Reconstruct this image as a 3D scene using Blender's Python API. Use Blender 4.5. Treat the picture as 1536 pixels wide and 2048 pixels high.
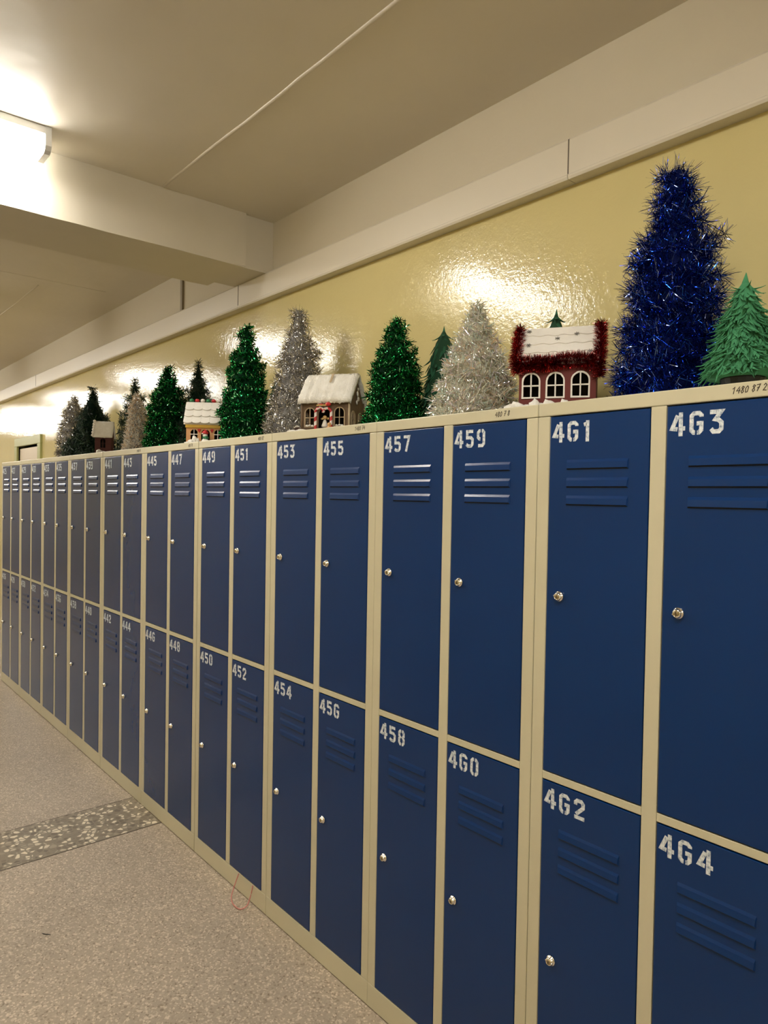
import bpy, bmesh, math, random
import numpy as np
from mathutils import Vector, Matrix, Euler
from mathutils.geometry import tessellate_polygon

for o in list(bpy.data.objects):
    bpy.data.objects.remove(o, do_unlink=True)
SC = bpy.context.scene
COL = SC.collection
PI = math.pi
LOCKER_H = 1.80
WALL_Y = 0.50
CEIL_Z = 2.935

# ------------------------------------------------------------------ camera
cam_data = bpy.data.cameras.new('camera')
cam = bpy.data.objects.new('camera', cam_data)
COL.objects.link(cam)
SC.camera = cam
cam_data.sensor_fit = 'VERTICAL'
cam_data.sensor_height = 24.0
cam_data.lens = 1396.0 / 2048.0 * 24.0
cam_data.clip_start = 0.02
YAW, PITCH, ROLL = 0.8606, -0.0217, 0.0171
fwd = Vector((-math.sin(YAW) * math.cos(PITCH), math.cos(YAW) * math.cos(PITCH), math.sin(PITCH)))
rt0 = fwd.cross(Vector((0, 0, 1))).normalized()
up0 = rt0.cross(fwd)
rt = rt0 * math.cos(ROLL) + up0 * math.sin(ROLL)
up = -rt0 * math.sin(ROLL) + up0 * math.cos(ROLL)
cam.matrix_world = Matrix(((rt.x, up.x, -fwd.x, 1.0282), (rt.y, up.y, -fwd.y, -1.3635), (rt.z, up.z, -fwd.z, 1.5733), (0, 0, 0, 1)))

# ------------------------------------------------------------------ world, exposure
world = bpy.data.worlds.new('world')
SC.world = world
world.use_nodes = True
world.node_tree.nodes['Background'].inputs[0].default_value = (0.9, 0.85, 0.75, 1)
world.node_tree.nodes['Background'].inputs[1].default_value = 0.05
SC.view_settings.view_transform = 'Standard'
SC.view_settings.look = 'None'
SC.view_settings.gamma = 1
SC.view_settings.use_curve_mapping = False
SC.view_settings.exposure = 0.75
LAMP_STRENGTH = 30.0
LAMP_COLOR = (1.0, 0.96, 0.885)
LAMP_X = (-14.6, -12.05, -9.5, -6.95, -4.42, -1.875, 0.72, 3.2)

# ------------------------------------------------------------------ materials
def principled(name, color, rough=0.5, metal=0.0, spec=0.5, **kw):
    m = bpy.data.materials.new(name)
    m.use_nodes = True
    b = m.node_tree.nodes['Principled BSDF']
    b.inputs['Base Color'].default_value = (*color, 1)
    b.inputs['Roughness'].default_value = rough
    b.inputs['Metallic'].default_value = metal
    b.inputs['Specular IOR Level'].default_value = spec
    for k, v in kw.items():
        b.inputs[k.replace('_', ' ')].default_value = v
    return m

def N(m, t, **kw):
    n = m.node_tree.nodes.new(t)
    for k, v in kw.items():
        setattr(n, k, v)
    return n

def L(m, a, b):
    m.node_tree.links.new(a, b)

def bsdf(m):
    return m.node_tree.nodes['Principled BSDF']

def coords(m):
    return N(m, 'ShaderNodeTexCoord').outputs['Object']

def noise(m, scale, detail=3.0, rough=0.5, vec=None):
    n = N(m, 'ShaderNodeTexNoise')
    n.inputs['Scale'].default_value = scale
    n.inputs['Detail'].default_value = detail
    n.inputs['Roughness'].default_value = rough
    L(m, vec if vec is not None else coords(m), n.inputs['Vector'])
    return n.outputs['Fac']

def ramp(m, fac, stops):
    r = N(m, 'ShaderNodeValToRGB')
    e = r.color_ramp.elements
    while len(e) < len(stops):
        e.new(0.5)
    for el, (p, c) in zip(e, stops):
        el.position = p
        el.color = (*c, 1) if len(c) == 3 else c
    L(m, fac, r.inputs['Fac'])
    return r.outputs['Color']

def bump(m, height, dist, strength=1.0, prev=None):
    b = N(m, 'ShaderNodeBump')
    b.inputs['Distance'].default_value = dist
    b.inputs['Strength'].default_value = strength
    L(m, height, b.inputs['Height'])
    if prev is not None:
        L(m, prev, b.inputs['Normal'])
    return b.outputs['Normal']

def mottled(name, c1, c2, scale, rough=0.5, metal=0.0, bump_scale=None, bump_dist=0.0, detail=3.0):
    m = principled(name, c1, rough, metal)
    L(m, ramp(m, noise(m, scale, detail), [(0.3, c1), (0.7, c2)]), bsdf(m).inputs['Base Color'])
    if bump_scale:
        L(m, bump(m, noise(m, bump_scale, 2), bump_dist), bsdf(m).inputs['Normal'])
    return m

# glossy oil paint on rough plaster (orange peel)
M_WALL = principled('yellow_gloss_paint', (0.60, 0.50, 0.235), 0.035, 0, 0.42)
L(M_WALL, ramp(M_WALL, noise(M_WALL, 1.3, 3), [(0.3, (0.62, 0.53, 0.255)), (0.7, (0.66, 0.565, 0.275))]), bsdf(M_WALL).inputs['Base Color'])
_b = bump(M_WALL, noise(M_WALL, 85, 2.5, 0.6), 0.0008)
_b = bump(M_WALL, noise(M_WALL, 9, 2.0), 0.0008, 1.0, _b)
L(M_WALL, _b, bsdf(M_WALL).inputs['Normal'])

M_UPPER = mottled('cream_emulsion_paint', (0.60, 0.54, 0.42), (0.64, 0.58, 0.46), 1.2, 0.75, 0, 60, 0.0006)
M_CEIL = mottled('off_white_ceiling_paint', (0.625, 0.57, 0.48), (0.67, 0.615, 0.52), 1.5, 0.42, 0, 8, 0.003)
M_BEAM = mottled('cream_beam_paint', (0.58, 0.53, 0.42), (0.63, 0.575, 0.465), 1.8, 0.5, 0, 12, 0.0018)
M_TRUNK = principled('off_white_plastic_duct', (0.70, 0.64, 0.53), 0.4)
M_GREENTRIM = principled('pale_green_door_paint', (0.42, 0.43, 0.17), 0.4)
M_DOORPANEL = principled('pale_pinkish_door_paint', (0.74, 0.64, 0.52), 0.45)

M_BEIGE = principled('beige_powder_coat', (0.60, 0.53, 0.36), 0.33, 0, 0.5)
L(M_BEIGE, ramp(M_BEIGE, noise(M_BEIGE, 4, 3), [(0.3, (0.575, 0.53, 0.375)), (0.7, (0.61, 0.565, 0.405))]), bsdf(M_BEIGE).inputs['Base Color'])
M_BLUE = principled('blue_powder_coat', (0.002, 0.026, 0.125), 0.23, 0, 0.36)
L(M_BLUE, ramp(M_BLUE, noise(M_BLUE, 2.5, 2), [(0.3, (0.0006, 0.0270, 0.125)), (0.7, (0.0012, 0.0315, 0.142))]), bsdf(M_BLUE).inputs['Base Color'])
L(M_BLUE, bump(M_BLUE, noise(M_BLUE, 5, 2), 0.0012), bsdf(M_BLUE).inputs['Normal'])
M_DARK = principled('painted_gap_shade', (0.006, 0.007, 0.012), 0.8)  # near-black standing in for the shade in gaps and slots
M_CHROME = principled('chrome', (0.86, 0.82, 0.74), 0.14, 1.0)
M_CHROME_DARK = principled('worn_brass_key_plug', (0.42, 0.34, 0.22), 0.3, 1.0)
M_PAINT = principled('worn_white_stencil_paint', (0.75, 0.78, 0.80), 0.5)
_c = coords(M_PAINT)
L(M_PAINT, ramp(M_PAINT, noise(M_PAINT, 130, 4, 0.65, _c), [(0.34, (0.16, 0.22, 0.33)), (0.50, (0.62, 0.67, 0.72)), (0.66, (0.84, 0.87, 0.88))]), bsdf(M_PAINT).inputs['Base Color'])
M_INK = principled('dark_marker_ink', (0.045, 0.03, 0.02), 0.5)

# terrazzo floor
M_FLOOR = principled('fine_terrazzo', (0.45, 0.38, 0.28), 0.38, 0, 0.5)
_c = coords(M_FLOOR)
_v = N(M_FLOOR, 'ShaderNodeTexVoronoi'); _v.inputs['Scale'].default_value = 175
L(M_FLOOR, _c, _v.inputs['Vector'])
_sep = N(M_FLOOR, 'ShaderNodeSeparateColor'); L(M_FLOOR, _v.outputs['Color'], _sep.inputs['Color'])
_chips = ramp(M_FLOOR, _sep.outputs['Red'], [(0.0, (0.26, 0.20, 0.14)), (0.12, (0.40, 0.328, 0.248)), (0.75, (0.445, 0.366, 0.28)), (0.93, (0.66, 0.56, 0.44))])
_mot = ramp(M_FLOOR, noise(M_FLOOR, 1.6, 4, 0.6, _c), [(0.3, (0.86, 0.86, 0.86)), (0.7, (1.06, 1.06, 1.06))])
_mx = N(M_FLOOR, 'ShaderNodeMix', data_type='RGBA', blend_type='MULTIPLY'); _mx.inputs[0].default_value = 1
L(M_FLOOR, _chips, _mx.inputs[6]); L(M_FLOOR, _mot, _mx.inputs[7]); L(M_FLOOR, _mx.outputs[2], bsdf(M_FLOOR).inputs['Base Color'])
L(M_FLOOR, bump(M_FLOOR, noise(M_FLOOR, 30, 2, 0.5, _c), 0.0004), bsdf(M_FLOOR).inputs['Normal'])
M_STRIP = principled('pebble_terrazzo', (0.3, 0.25, 0.18), 0.35)
_c = coords(M_STRIP)
_v = N(M_STRIP, 'ShaderNodeTexVoronoi', feature='DISTANCE_TO_EDGE'); _v.inputs['Scale'].default_value = 42
_v2 = N(M_STRIP, 'ShaderNodeTexVoronoi'); _v2.inputs['Scale'].default_value = 42
L(M_STRIP, _c, _v.inputs['Vector']); L(M_STRIP, _c, _v2.inputs['Vector'])
_sep = N(M_STRIP, 'ShaderNodeSeparateColor'); L(M_STRIP, _v2.outputs['Color'], _sep.inputs['Color'])
_peb = ramp(M_STRIP, _sep.outputs['Green'], [(0.0, (0.13, 0.10, 0.068)), (0.35, (0.25, 0.20, 0.14)), (0.52, (0.38, 0.31, 0.22)), (0.66, (0.80, 0.70, 0.54))])
_gro = ramp(M_STRIP, _v.outputs['Distance'], [(0.05, (0.23, 0.19, 0.135)), (0.16, (1, 1, 1))])
_gm = ramp(M_STRIP, _v.outputs['Distance'], [(0.08, (0, 0, 0)), (0.16, (1, 1, 1))])
_mx = N(M_STRIP, 'ShaderNodeMix', data_type='RGBA'); L(M_STRIP, _gm, _mx.inputs[0])
_mx.inputs[6].default_value = (0.25, 0.205, 0.145, 1)
L(M_STRIP, _peb, _mx.inputs[7]); L(M_STRIP, _mx.outputs[2], bsdf(M_STRIP).inputs['Base Color'])
M_DIVIDER = principled('dark_divider_strip', (0.13, 0.10, 0.075), 0.5)

# lamp
M_LAMP = bpy.data.materials.new('lit_opal_diffuser'); M_LAMP.use_nodes = True
_nt = M_LAMP.node_tree; _nt.nodes.clear()
_e = _nt.nodes.new('ShaderNodeEmission'); _o = _nt.nodes.new('ShaderNodeOutputMaterial')
_e.inputs[0].default_value = (*LAMP_COLOR, 1); _e.inputs[1].default_value = LAMP_STRENGTH
_nt.links.new(_e.outputs[0], _o.inputs[0])
M_LAMPBODY = principled('grey_white_plastic', (0.62, 0.62, 0.60), 0.4)

# decorations
def tinsel_mat(name, base, rough, metal, dark, light, spec=0.5):
    m = principled(name, base, rough, metal, spec)
    g = N(m, 'ShaderNodeNewGeometry')
    L(m, ramp(m, g.outputs['Random Per Island'], [(0.0, dark), (0.6, base), (0.86, light), (1.0, tuple(min(0.95, 0.35 + c * 0.9) for c in light) if metal > 0.5 else light)]), bsdf(m).inputs['Base Color'])  # palest strips of metallic foils imitate sparkle in their colour
    return m
M_T_BLUE = tinsel_mat('blue_foil', (0.004, 0.022, 0.30), 0.14, 1.0, (0.002, 0.010, 0.14), (0.03, 0.14, 0.75))
M_T_GREEN = tinsel_mat('green_foil', (0.003, 0.15, 0.035), 0.12, 0.9, (0.0015, 0.05, 0.012), (0.02, 0.42, 0.12))
M_T_SILVER = tinsel_mat('silver_foil', (0.50, 0.49, 0.48), 0.13, 0.95, (0.26, 0.25, 0.25), (0.85, 0.84, 0.82))
M_T_RED = tinsel_mat('red_foil', (0.34, 0.008, 0.010), 0.15, 0.9, (0.12, 0.003, 0.005), (0.65, 0.04, 0.04))
M_T_IRID = principled('iridescent_film', (0.8, 0.8, 0.75), 0.14, 0.35, 1.0)
_g = N(M_T_IRID, 'ShaderNodeNewGeometry')
L(M_T_IRID, ramp(M_T_IRID, _g.outputs['Random Per Island'], [(0.0, (0.62, 0.57, 0.42)), (0.3, (0.82, 0.80, 0.68)), (0.5, (0.55, 0.72, 0.66)), (0.7, (0.90, 0.86, 0.74)), (0.86, (0.66, 0.60, 0.74)), (1.0, (0.85, 0.56, 0.30))]), bsdf(M_T_IRID).inputs['Base Color'])
M_T_GOLD = tinsel_mat('amber_tipped_film', (0.86, 0.84, 0.77), 0.13, 0.2, (0.74, 0.50, 0.28), (0.92, 0.91, 0.89))
M_NEEDLE = tinsel_mat('dark_pine_needles', (0.008, 0.028, 0.014), 0.55, 0.0, (0.003, 0.012, 0.008), (0.03, 0.075, 0.03))
M_NEEDLE_OLIVE = tinsel_mat('olive_pine_needles', (0.018, 0.045, 0.018), 0.55, 0.0, (0.006, 0.018, 0.008), (0.07, 0.12, 0.04))
M_FELT = mottled('green_felt', (0.055, 0.26, 0.115), (0.035, 0.18, 0.075), 22, 0.9)
M_FELT_D = mottled('dark_green_felt', (0.014, 0.095, 0.050), (0.022, 0.13, 0.065), 22, 0.9)
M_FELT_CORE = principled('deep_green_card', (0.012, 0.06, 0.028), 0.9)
M_POT = principled('black_plastic', (0.008, 0.010, 0.010), 0.4)
M_REDCLAY = mottled('red_brown_board', (0.115, 0.014, 0.010), (0.14, 0.019, 0.014), 9, 0.7)
M_BROWN = mottled('gingerbread_brown', (0.115, 0.070, 0.038), (0.165, 0.105, 0.06), 18, 0.75, 0, 90, 0.0008)
M_BROWN_L = mottled('light_wood_strip', (0.42, 0.32, 0.20), (0.50, 0.39, 0.25), 30, 0.7)
M_TAN = mottled('tan_gingerbread', (0.55, 0.28, 0.115), (0.62, 0.33, 0.14), 14, 0.7)
M_DKRED = mottled('dark_red_board', (0.065, 0.018, 0.016), (0.09, 0.024, 0.02), 12, 0.8)
M_ICING = mottled('white_icing', (0.74, 0.70, 0.64), (0.82, 0.79, 0.73), 20, 0.55, 0, 60, 0.0006)
M_SNOW = mottled('white_cotton_wool', (0.74, 0.71, 0.64), (0.86, 0.84, 0.79), 35, 0.95, 0, 220, 0.0025)
M_WHITE = principled('white_plastic', (0.82, 0.80, 0.74), 0.4)
M_INSIDE = principled('painted_dark_interior', (0.018, 0.014, 0.010), 0.9)
M_STAR = principled('silver_glitter', (0.30, 0.30, 0.31), 0.3, 0.8)
M_CRED = principled('candy_red', (0.50, 0.018, 0.022), 0.3)
M_CGREEN = principled('candy_green', (0.03, 0.20, 0.08), 0.35)
M_CWHITE = principled('candy_white', (0.82, 0.74, 0.68), 0.35)
M_YELLOW = principled('yellow_icing', (0.72, 0.46, 0.06), 0.4)
M_GOLD = principled('gold_ribbon', (0.85, 0.62, 0.30), 0.25, 0.8)
M_SKIN = principled('doll_blonde', (0.66, 0.42, 0.16), 0.6)
M_GINGER = principled('ginger_biscuit', (0.60, 0.33, 0.13), 0.6)
M_CONE = principled('pine_cone_brown', (0.07, 0.035, 0.02), 0.6)
M_PINK = principled('pale_pink_cord', (0.62, 0.24, 0.21), 0.5)
M_BARK = principled('brown_stem', (0.06, 0.04, 0.025), 0.8)
M_CANE = principled('candy_cane', (0.8, 0.1, 0.1), 0.3)
_tc = N(M_CANE, 'ShaderNodeUVMap')
_w = N(M_CANE, 'ShaderNodeTexWave', wave_type='BANDS', bands_direction='DIAGONAL')
_w.inputs['Scale'].default_value = 1.0
L(M_CANE, _tc.outputs[0], _w.inputs['Vector'])
L(M_CANE, ramp(M_CANE, _w.outputs['Fac'], [(0.45, (0.52, 0.03, 0.035)), (0.52, (0.85, 0.78, 0.74))]), bsdf(M_CANE).inputs['Base Color'])

# ------------------------------------------------------------------ helpers
def link_mesh(name, me, parent=None, loc=(0, 0, 0), rot=(0, 0, 0)):
    o = bpy.data.objects.new(name, me)
    COL.objects.link(o)
    o.location = loc
    o.rotation_euler = rot
    if parent is not None:
        o.parent = parent
    return o

def finish(name, bm, mats, parent=None, loc=(0, 0, 0), rot=(0, 0, 0), smooth=False):
    me = bpy.data.meshes.new(name)
    bmesh.ops.recalc_face_normals(bm, faces=bm.faces)
    bm.to_mesh(me); bm.free()
    for m in (mats if isinstance(mats, (list, tuple)) else [mats]):
        me.materials.append(m)
    if smooth:
        me.polygons.foreach_set('use_smooth', [True] * len(me.polygons))
    return link_mesh(name, me, parent, loc, rot)

def thing(name, label, cat, loc=(0, 0, 0), rz=0.0, group=None):
    o = bpy.data.objects.new(name, None)
    COL.objects.link(o)
    o.empty_display_size = 0.05
    o.location = loc
    o.rotation_euler = (0, 0, rz)
    return tag(o, label, cat, group)

def tag(o, label, cat, group=None):
    o['label'] = label; o['category'] = cat
    if group:
        o['group'] = group
    return o

def box(bm, x0, x1, y0, y1, z0, z1, bev=0.0, mi=0, seg=1):
    vs = [bm.verts.new(v) for v in ((x0, y0, z0), (x1, y0, z0), (x1, y1, z0), (x0, y1, z0), (x0, y0, z1), (x1, y0, z1), (x1, y1, z1), (x0, y1, z1))]
    fs = [bm.faces.new([vs[i] for i in f]) for f in ((3, 2, 1, 0), (4, 5, 6, 7), (0, 1, 5, 4), (1, 2, 6, 5), (2, 3, 7, 6), (3, 0, 4, 7))]
    for f in fs:
        f.material_index = mi
    if bev > 0:
        es = list({e for f in fs for e in f.edges})
        r = bmesh.ops.bevel(bm, geom=es, offset=bev, segments=seg, affect='EDGES', profile=0.5)
        for f in r['faces']:
            f.material_index = mi
    return vs

def boxobj(name, dims, mat, parent=None, bev=0.0, loc=(0, 0, 0), seg=1, rot=(0, 0, 0)):
    bm = bmesh.new(); box(bm, *dims, bev=bev, seg=seg)
    return finish(name, bm, mat, parent, loc, rot)

def prism(bm, pts, y0, y1, mi=0):
    """polygon in XZ extruded along Y"""
    a = [bm.verts.new((p[0], y0, p[1])) for p in pts]
    b = [bm.verts.new((p[0], y1, p[1])) for p in pts]
    tris = tessellate_polygon([[Vector((p[0], p[1], 0)) for p in pts]])
    for t in tris:
        try:
            f = bm.faces.new([a[i] for i in t]); f.material_index = mi
            f = bm.faces.new([b[i] for i in reversed(t)]); f.material_index = mi
        except ValueError:
            pass
    n = len(pts)
    for i in range(n):
        f = bm.faces.new((a[i], a[(i + 1) % n], b[(i + 1) % n], b[i])); f.material_index = mi

def prism_holes(bm, outer, holes, y0, y1, mi=0):
    loops = [outer] + holes
    flat = [p for l in loops for p in l]
    tris = tessellate_polygon([[Vector((p[0], p[1], 0)) for p in l] for l in loops])
    a = [bm.verts.new((p[0], y0, p[1])) for p in flat]
    b = [bm.verts.new((p[0], y1, p[1])) for p in flat]
    for t in tris:
        try:
            bm.faces.new([a[i] for i in t]).material_index = mi
            bm.faces.new([b[i] for i in reversed(t)]).material_index = mi
        except ValueError:
            pass
    k = 0
    for l in loops:
        n = len(l)
        for i in range(n):
            i0, i1 = k + i, k + (i + 1) % n
            bm.faces.new((a[i0], a[i1], b[i1], b[i0])).material_index = mi
        k += n

def ribbon2d(bm, pts, w, y0, y1):
    """mitred stroke in XZ, thickness in Y"""
    P = [Vector(p) for p in pts]
    n = len(P); Ls = []; Rs = []
    for i in range(n):
        d0 = (P[i] - P[i - 1]).normalized() if i > 0 else None
        d1 = (P[i + 1] - P[i]).normalized() if i < n - 1 else None
        if d0 is None: d0 = d1
        if d1 is None: d1 = d0
        n0 = Vector((-d0.y, d0.x)); n1 = Vector((-d1.y, d1.x))
        m = (n0 + n1); m = m.normalized() if m.length > 1e-6 else n0
        s = w / 2 / max(0.45, m.dot(n0))
        Ls.append(P[i] + m * s); Rs.append(P[i] - m * s)
    for i in range(n - 1):
        q = (Ls[i], Rs[i], Rs[i + 1], Ls[i + 1])
        v = [bm.verts.new((p.x, y0, p.y)) for p in q] + [bm.verts.new((p.x, y1, p.y)) for p in q]
        bm.faces.new((v[0], v[1], v[2], v[3])); bm.faces.new((v[7], v[6], v[5], v[4]))
        for a, b in ((0, 1), (1, 2), (2, 3), (3, 0)):
            bm.faces.new((v[a], v[a + 4], v[b + 4], v[b]))

def lathe(bm, prof, seg=16, center=(0, 0, 0), axis='Z', mi=0):
    rings = []
    for r, h in prof:
        ring = []
        for k in range(seg):
            a = 2 * PI * k / seg
            if axis == 'Z': v = (r * math.cos(a), r * math.sin(a), h)
            elif axis == 'Y': v = (r * math.cos(a), h, r * math.sin(a))
            else: v = (h, r * math.cos(a), r * math.sin(a))
            ring.append(bm.verts.new(Vector(v) + Vector(center)))
        rings.append(ring)
    for a, b in zip(rings, rings[1:]):
        for k in range(seg):
            f = bm.faces.new((a[k], a[(k + 1) % seg], b[(k + 1) % seg], b[k])); f.material_index = mi
    for ring in (rings[0], rings[-1]):
        f = bm.faces.new(ring); f.material_index = mi

def tube(bm, pts, r, seg=8, uv=False):
    pts = [Vector(p) for p in pts]; rings = []
    ref = Vector((0, 0, 1))
    for i, p in enumerate(pts):
        t = (pts[min(i + 1, len(pts) - 1)] - pts[max(i - 1, 0)]).normalized()
        if abs(t.dot(ref)) > 0.95: rr = Vector((0, 1, 0))
        else: rr = ref
        u = t.cross(rr).normalized(); v = u.cross(t)
        ra = r[i] if isinstance(r, (list, tuple)) else r
        rings.append([bm.verts.new(p + (u * math.cos(2 * PI * k / seg) + v * math.sin(2 * PI * k / seg)) * ra) for k in range(seg)])
    lay = bm.loops.layers.uv.verify() if uv else None
    d = 0
    for i, (a, b) in enumerate(zip(rings, rings[1:])):
        dl = (pts[i + 1] - pts[i]).length
        for k in range(seg):
            f = bm.faces.new((a[k], a[(k + 1) % seg], b[(k + 1) % seg], b[k]))
            if lay:
                for lp, (uu, vv) in zip(f.loops, ((k / seg, d), ((k + 1) / seg, d), ((k + 1) / seg, d + dl), (k / seg, d + dl))):
                    lp[lay].uv = (uu * 0.314, vv * 20)
        d += dl
    bm.faces.new(rings[0]); bm.faces.new(rings[-1])

def blob(bm, c, r, sq=(1, 1, 1), seed=0, amp=0.15, sub=2, mi=0):
    rnd = random.Random(seed)
    ph = [rnd.uniform(0, 6.28) for _ in range(6)]
    ret = bmesh.ops.create_icosphere(bm, subdivisions=sub, radius=1.0)
    for v in ret['verts']:
        n = v.co.copy()
        k = 1 + amp * (math.sin(n.x * 4 + ph[0]) * math.sin(n.y * 5 + ph[1]) + 0.6 * math.sin(n.z * 6 + ph[2] + n.x * 3))
        v.co = Vector((c[0] + n.x * r * sq[0] * k, c[1] + n.y * r * sq[1] * k, c[2] + n.z * r * sq[2] * k))
        for f in v.link_faces:
            f.material_index = mi

# ------------------------------------------------------------------ setting
def structure(o):
    o['kind'] = 'structure'
    return o
X0, X1, Y0 = -16.0, 4.6, -3.0
structure(boxobj('floor', (X0, X1, Y0, WALL_Y + 0.1, -0.08, 0.0), M_FLOOR))
fs = structure(boxobj('trim_1', (-2.505, -2.155, Y0, WALL_Y, 0.0, 0.0012), M_STRIP))
boxobj('divider', (-2.155, -2.149, Y0, WALL_Y, 0.0, 0.0016), M_DIVIDER, fs)
boxobj('divider', (-2.509, -2.505, Y0, WALL_Y, 0.0, 0.0016), M_DIVIDER, fs)

# back wall: glossy yellow up to 2.60, cream above, door opening far left
DX0, DX1, DZ = -7.02, -6.24, 2.03
bm = bmesh.new()
prism_holes(bm, [(X0, 0), (DX0, 0), (DX0, DZ), (DX1, DZ), (DX1, 0), (X1, 0), (X1, 2.62), (X0, 2.62)], [], WALL_Y, WALL_Y + 0.12)
wb = structure(finish('wall_back', bm, M_WALL))
boxobj('upper_plaster', (X0, X1, WALL_Y, WALL_Y + 0.12, 2.62, CEIL_Z), M_UPPER, wb)
structure(boxobj('wall_front', (X0, X1, Y0 - 0.1, Y0, 0, 2.62), M_WALL))
boxobj('upper_plaster', (X0, X1, Y0 - 0.1, Y0, 2.62, CEIL_Z), M_UPPER, bpy.data.objects['wall_front'])
structure(boxobj('wall_left', (X0 - 0.1, X0, Y0, WALL_Y, 0, CEIL_Z), M_UPPER))
structure(boxobj('wall_right', (X1, X1 + 0.1, Y0, WALL_Y, 0, CEIL_Z), M_UPPER))
ceil = structure(boxobj('ceiling', (X0 - 0.1, X1 + 0.1, Y0 - 0.1, WALL_Y + 0.12, CEIL_Z, CEIL_Z + 0.1), M_CEIL))
def bead(pts, r):
    bm = bmesh.new()
    tube(bm, pts, r, 8)
    return finish('panel_joint', bm, M_CEIL, ceil, smooth=True)
rnd = random.Random(4)
bead([(x, -0.084 + rnd.uniform(-0.003, 0.003), CEIL_Z + 0.002) for x in np.arange(-1.99, X1, 0.12)], 0.0075)
bead([(x, -0.084 + rnd.uniform(-0.003, 0.003), CEIL_Z + 0.004) for x in np.arange(X0, -3.8, 0.3)], 0.0065)
bead([(-3.85, y, CEIL_Z + 0.0045) for y in np.arange(Y0, 0.4, 0.3)], 0.006)

# concrete beam with a slightly narrower pier end at the wall
bm = bmesh.new()
prism_y = [(-2.43, 2.682), (-2.01, 2.682), (-2.01, CEIL_Z + 0.01), (-2.43, CEIL_Z + 0.01)]
def ybox(bm, x0, x1, y0, y1, z0, z1, wob=0.0):
    n = 30; rings = []
    r = random.Random(9)
    for i in range(n + 1):
        y = y0 + (y1 - y0) * i / n
        w = wob * r.uniform(-1, 1)
        rings.append([bm.verts.new(p) for p in ((x0 + w, y, z0 + w), (x1 + w, y, z0 + w), (x1, y, z1), (x0, y, z1))])
    for a, b in zip(rings, rings[1:]):
        for k in range(4):
            bm.faces.new((a[k], a[(k + 1) % 4], b[(k + 1) % 4], b[k]))
    bm.faces.new(rings[0]); bm.faces.new(rings[-1])
ybox(bm, -2.42, -2.01, Y0, 0.338, 2.676, CEIL_Z + 0.01, 0.0012)
bmesh.ops.bevel(bm, geom=[e for e in bm.edges if abs(e.verts[0].co.z - 2.676) < 0.004 and abs(e.verts[1].co.z - 2.676) < 0.004 and abs(e.verts[0].co.x - e.verts[1].co.x) < 0.01], offset=0.006, segments=2, affect='EDGES')
structure(finish('ceiling_beam', bm, M_BEAM))
beam = bpy.data.objects['ceiling_beam']
boxobj('pier', (-2.345, -2.028, 0.33, WALL_Y, 2.678, CEIL_Z + 0.005), M_BEAM, beam)

# cable duct on the wall
trunk = thing('cable_duct', 'long off-white plastic cable duct along the wall above the trees', 'cable duct', (0, 0, 0))
TY = WALL_Y - 0.048
for a, b in ((X0, -9.1), (-9.098, -6.2), (-6.198, -2.298), (-2.296, -0.252), (-0.250, 1.9), (1.902, X1)):
    bm = bmesh.new()
    prof = [(WALL_Y, 2.553), (TY + 0.004, 2.553), (TY, 2.560), (TY, 2.566), (TY + 0.003, 2.569), (TY + 0.003, 2.672), (TY + 0.008, 2.680), (WALL_Y, 2.682)]
    va = [bm.verts.new((a, y, z)) for y, z in prof]; vb = [bm.verts.new((b, y, z)) for y, z in prof]
    n = len(prof)
    for i in range(n):
        bm.faces.new((va[i], va[(i + 1) % n], vb[(i + 1) % n], vb[i]))
    bm.faces.new(va); bm.faces.new(vb)
    finish('duct_section', bm, M_TRUNK, trunk)
for x in (-6.199, -2.297, -0.251):
    boxobj('joint_gap', (x - 0.0016, x + 0.0016, TY + 0.0015, TY + 0.02, 2.570, 2.674), M_DIVIDER, trunk)
cd = boxobj('vertical_conduit', (-3.085, -3.058, WALL_Y - 0.012, WALL_Y, 2.682, CEIL_Z), M_BEAM, None)
cd.data.materials[0] = principled('grey_brown_conduit', (0.30, 0.25, 0.18), 0.6)  # one even grey-brown, the conduit's own colour
tag(cd, 'thin vertical grey-brown conduit on the upper wall beyond the beam', 'conduit')

# door far left, just beyond the lockers
dr = structure(boxobj('door_1', (DX0 + 0.02, DX1 - 0.02, WALL_Y + 0.008, WALL_Y + 0.05, 0.005, DZ - 0.022), M_DOORPANEL, bev=0.003))
fr = structure(boxobj('trim_2', (DX0 - 0.10, DX0, WALL_Y - 0.02, WALL_Y + 0.1, 0, DZ), M_GREENTRIM, bev=0.003))
boxobj('side_casing', (DX1, DX1 + 0.10, WALL_Y - 0.02, WALL_Y + 0.1, 0, DZ), M_GREENTRIM, fr, bev=0.003)
boxobj('head_casing', (DX0 - 0.10, DX1 + 0.10, WALL_Y - 0.02, WALL_Y + 0.1, DZ, DZ + 0.085), M_GREENTRIM, fr, bev=0.003)
bm = bmesh.new(); tube(bm, [(DX1 - 0.08, WALL_Y + 0.01, 1.02), (DX1 - 0.08, WALL_Y - 0.04, 1.02), (DX1 - 0.2, WALL_Y - 0.042, 1.02)], 0.008, 8)
finish('door_handle', bm, M_CHROME, dr, smooth=True)

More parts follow.
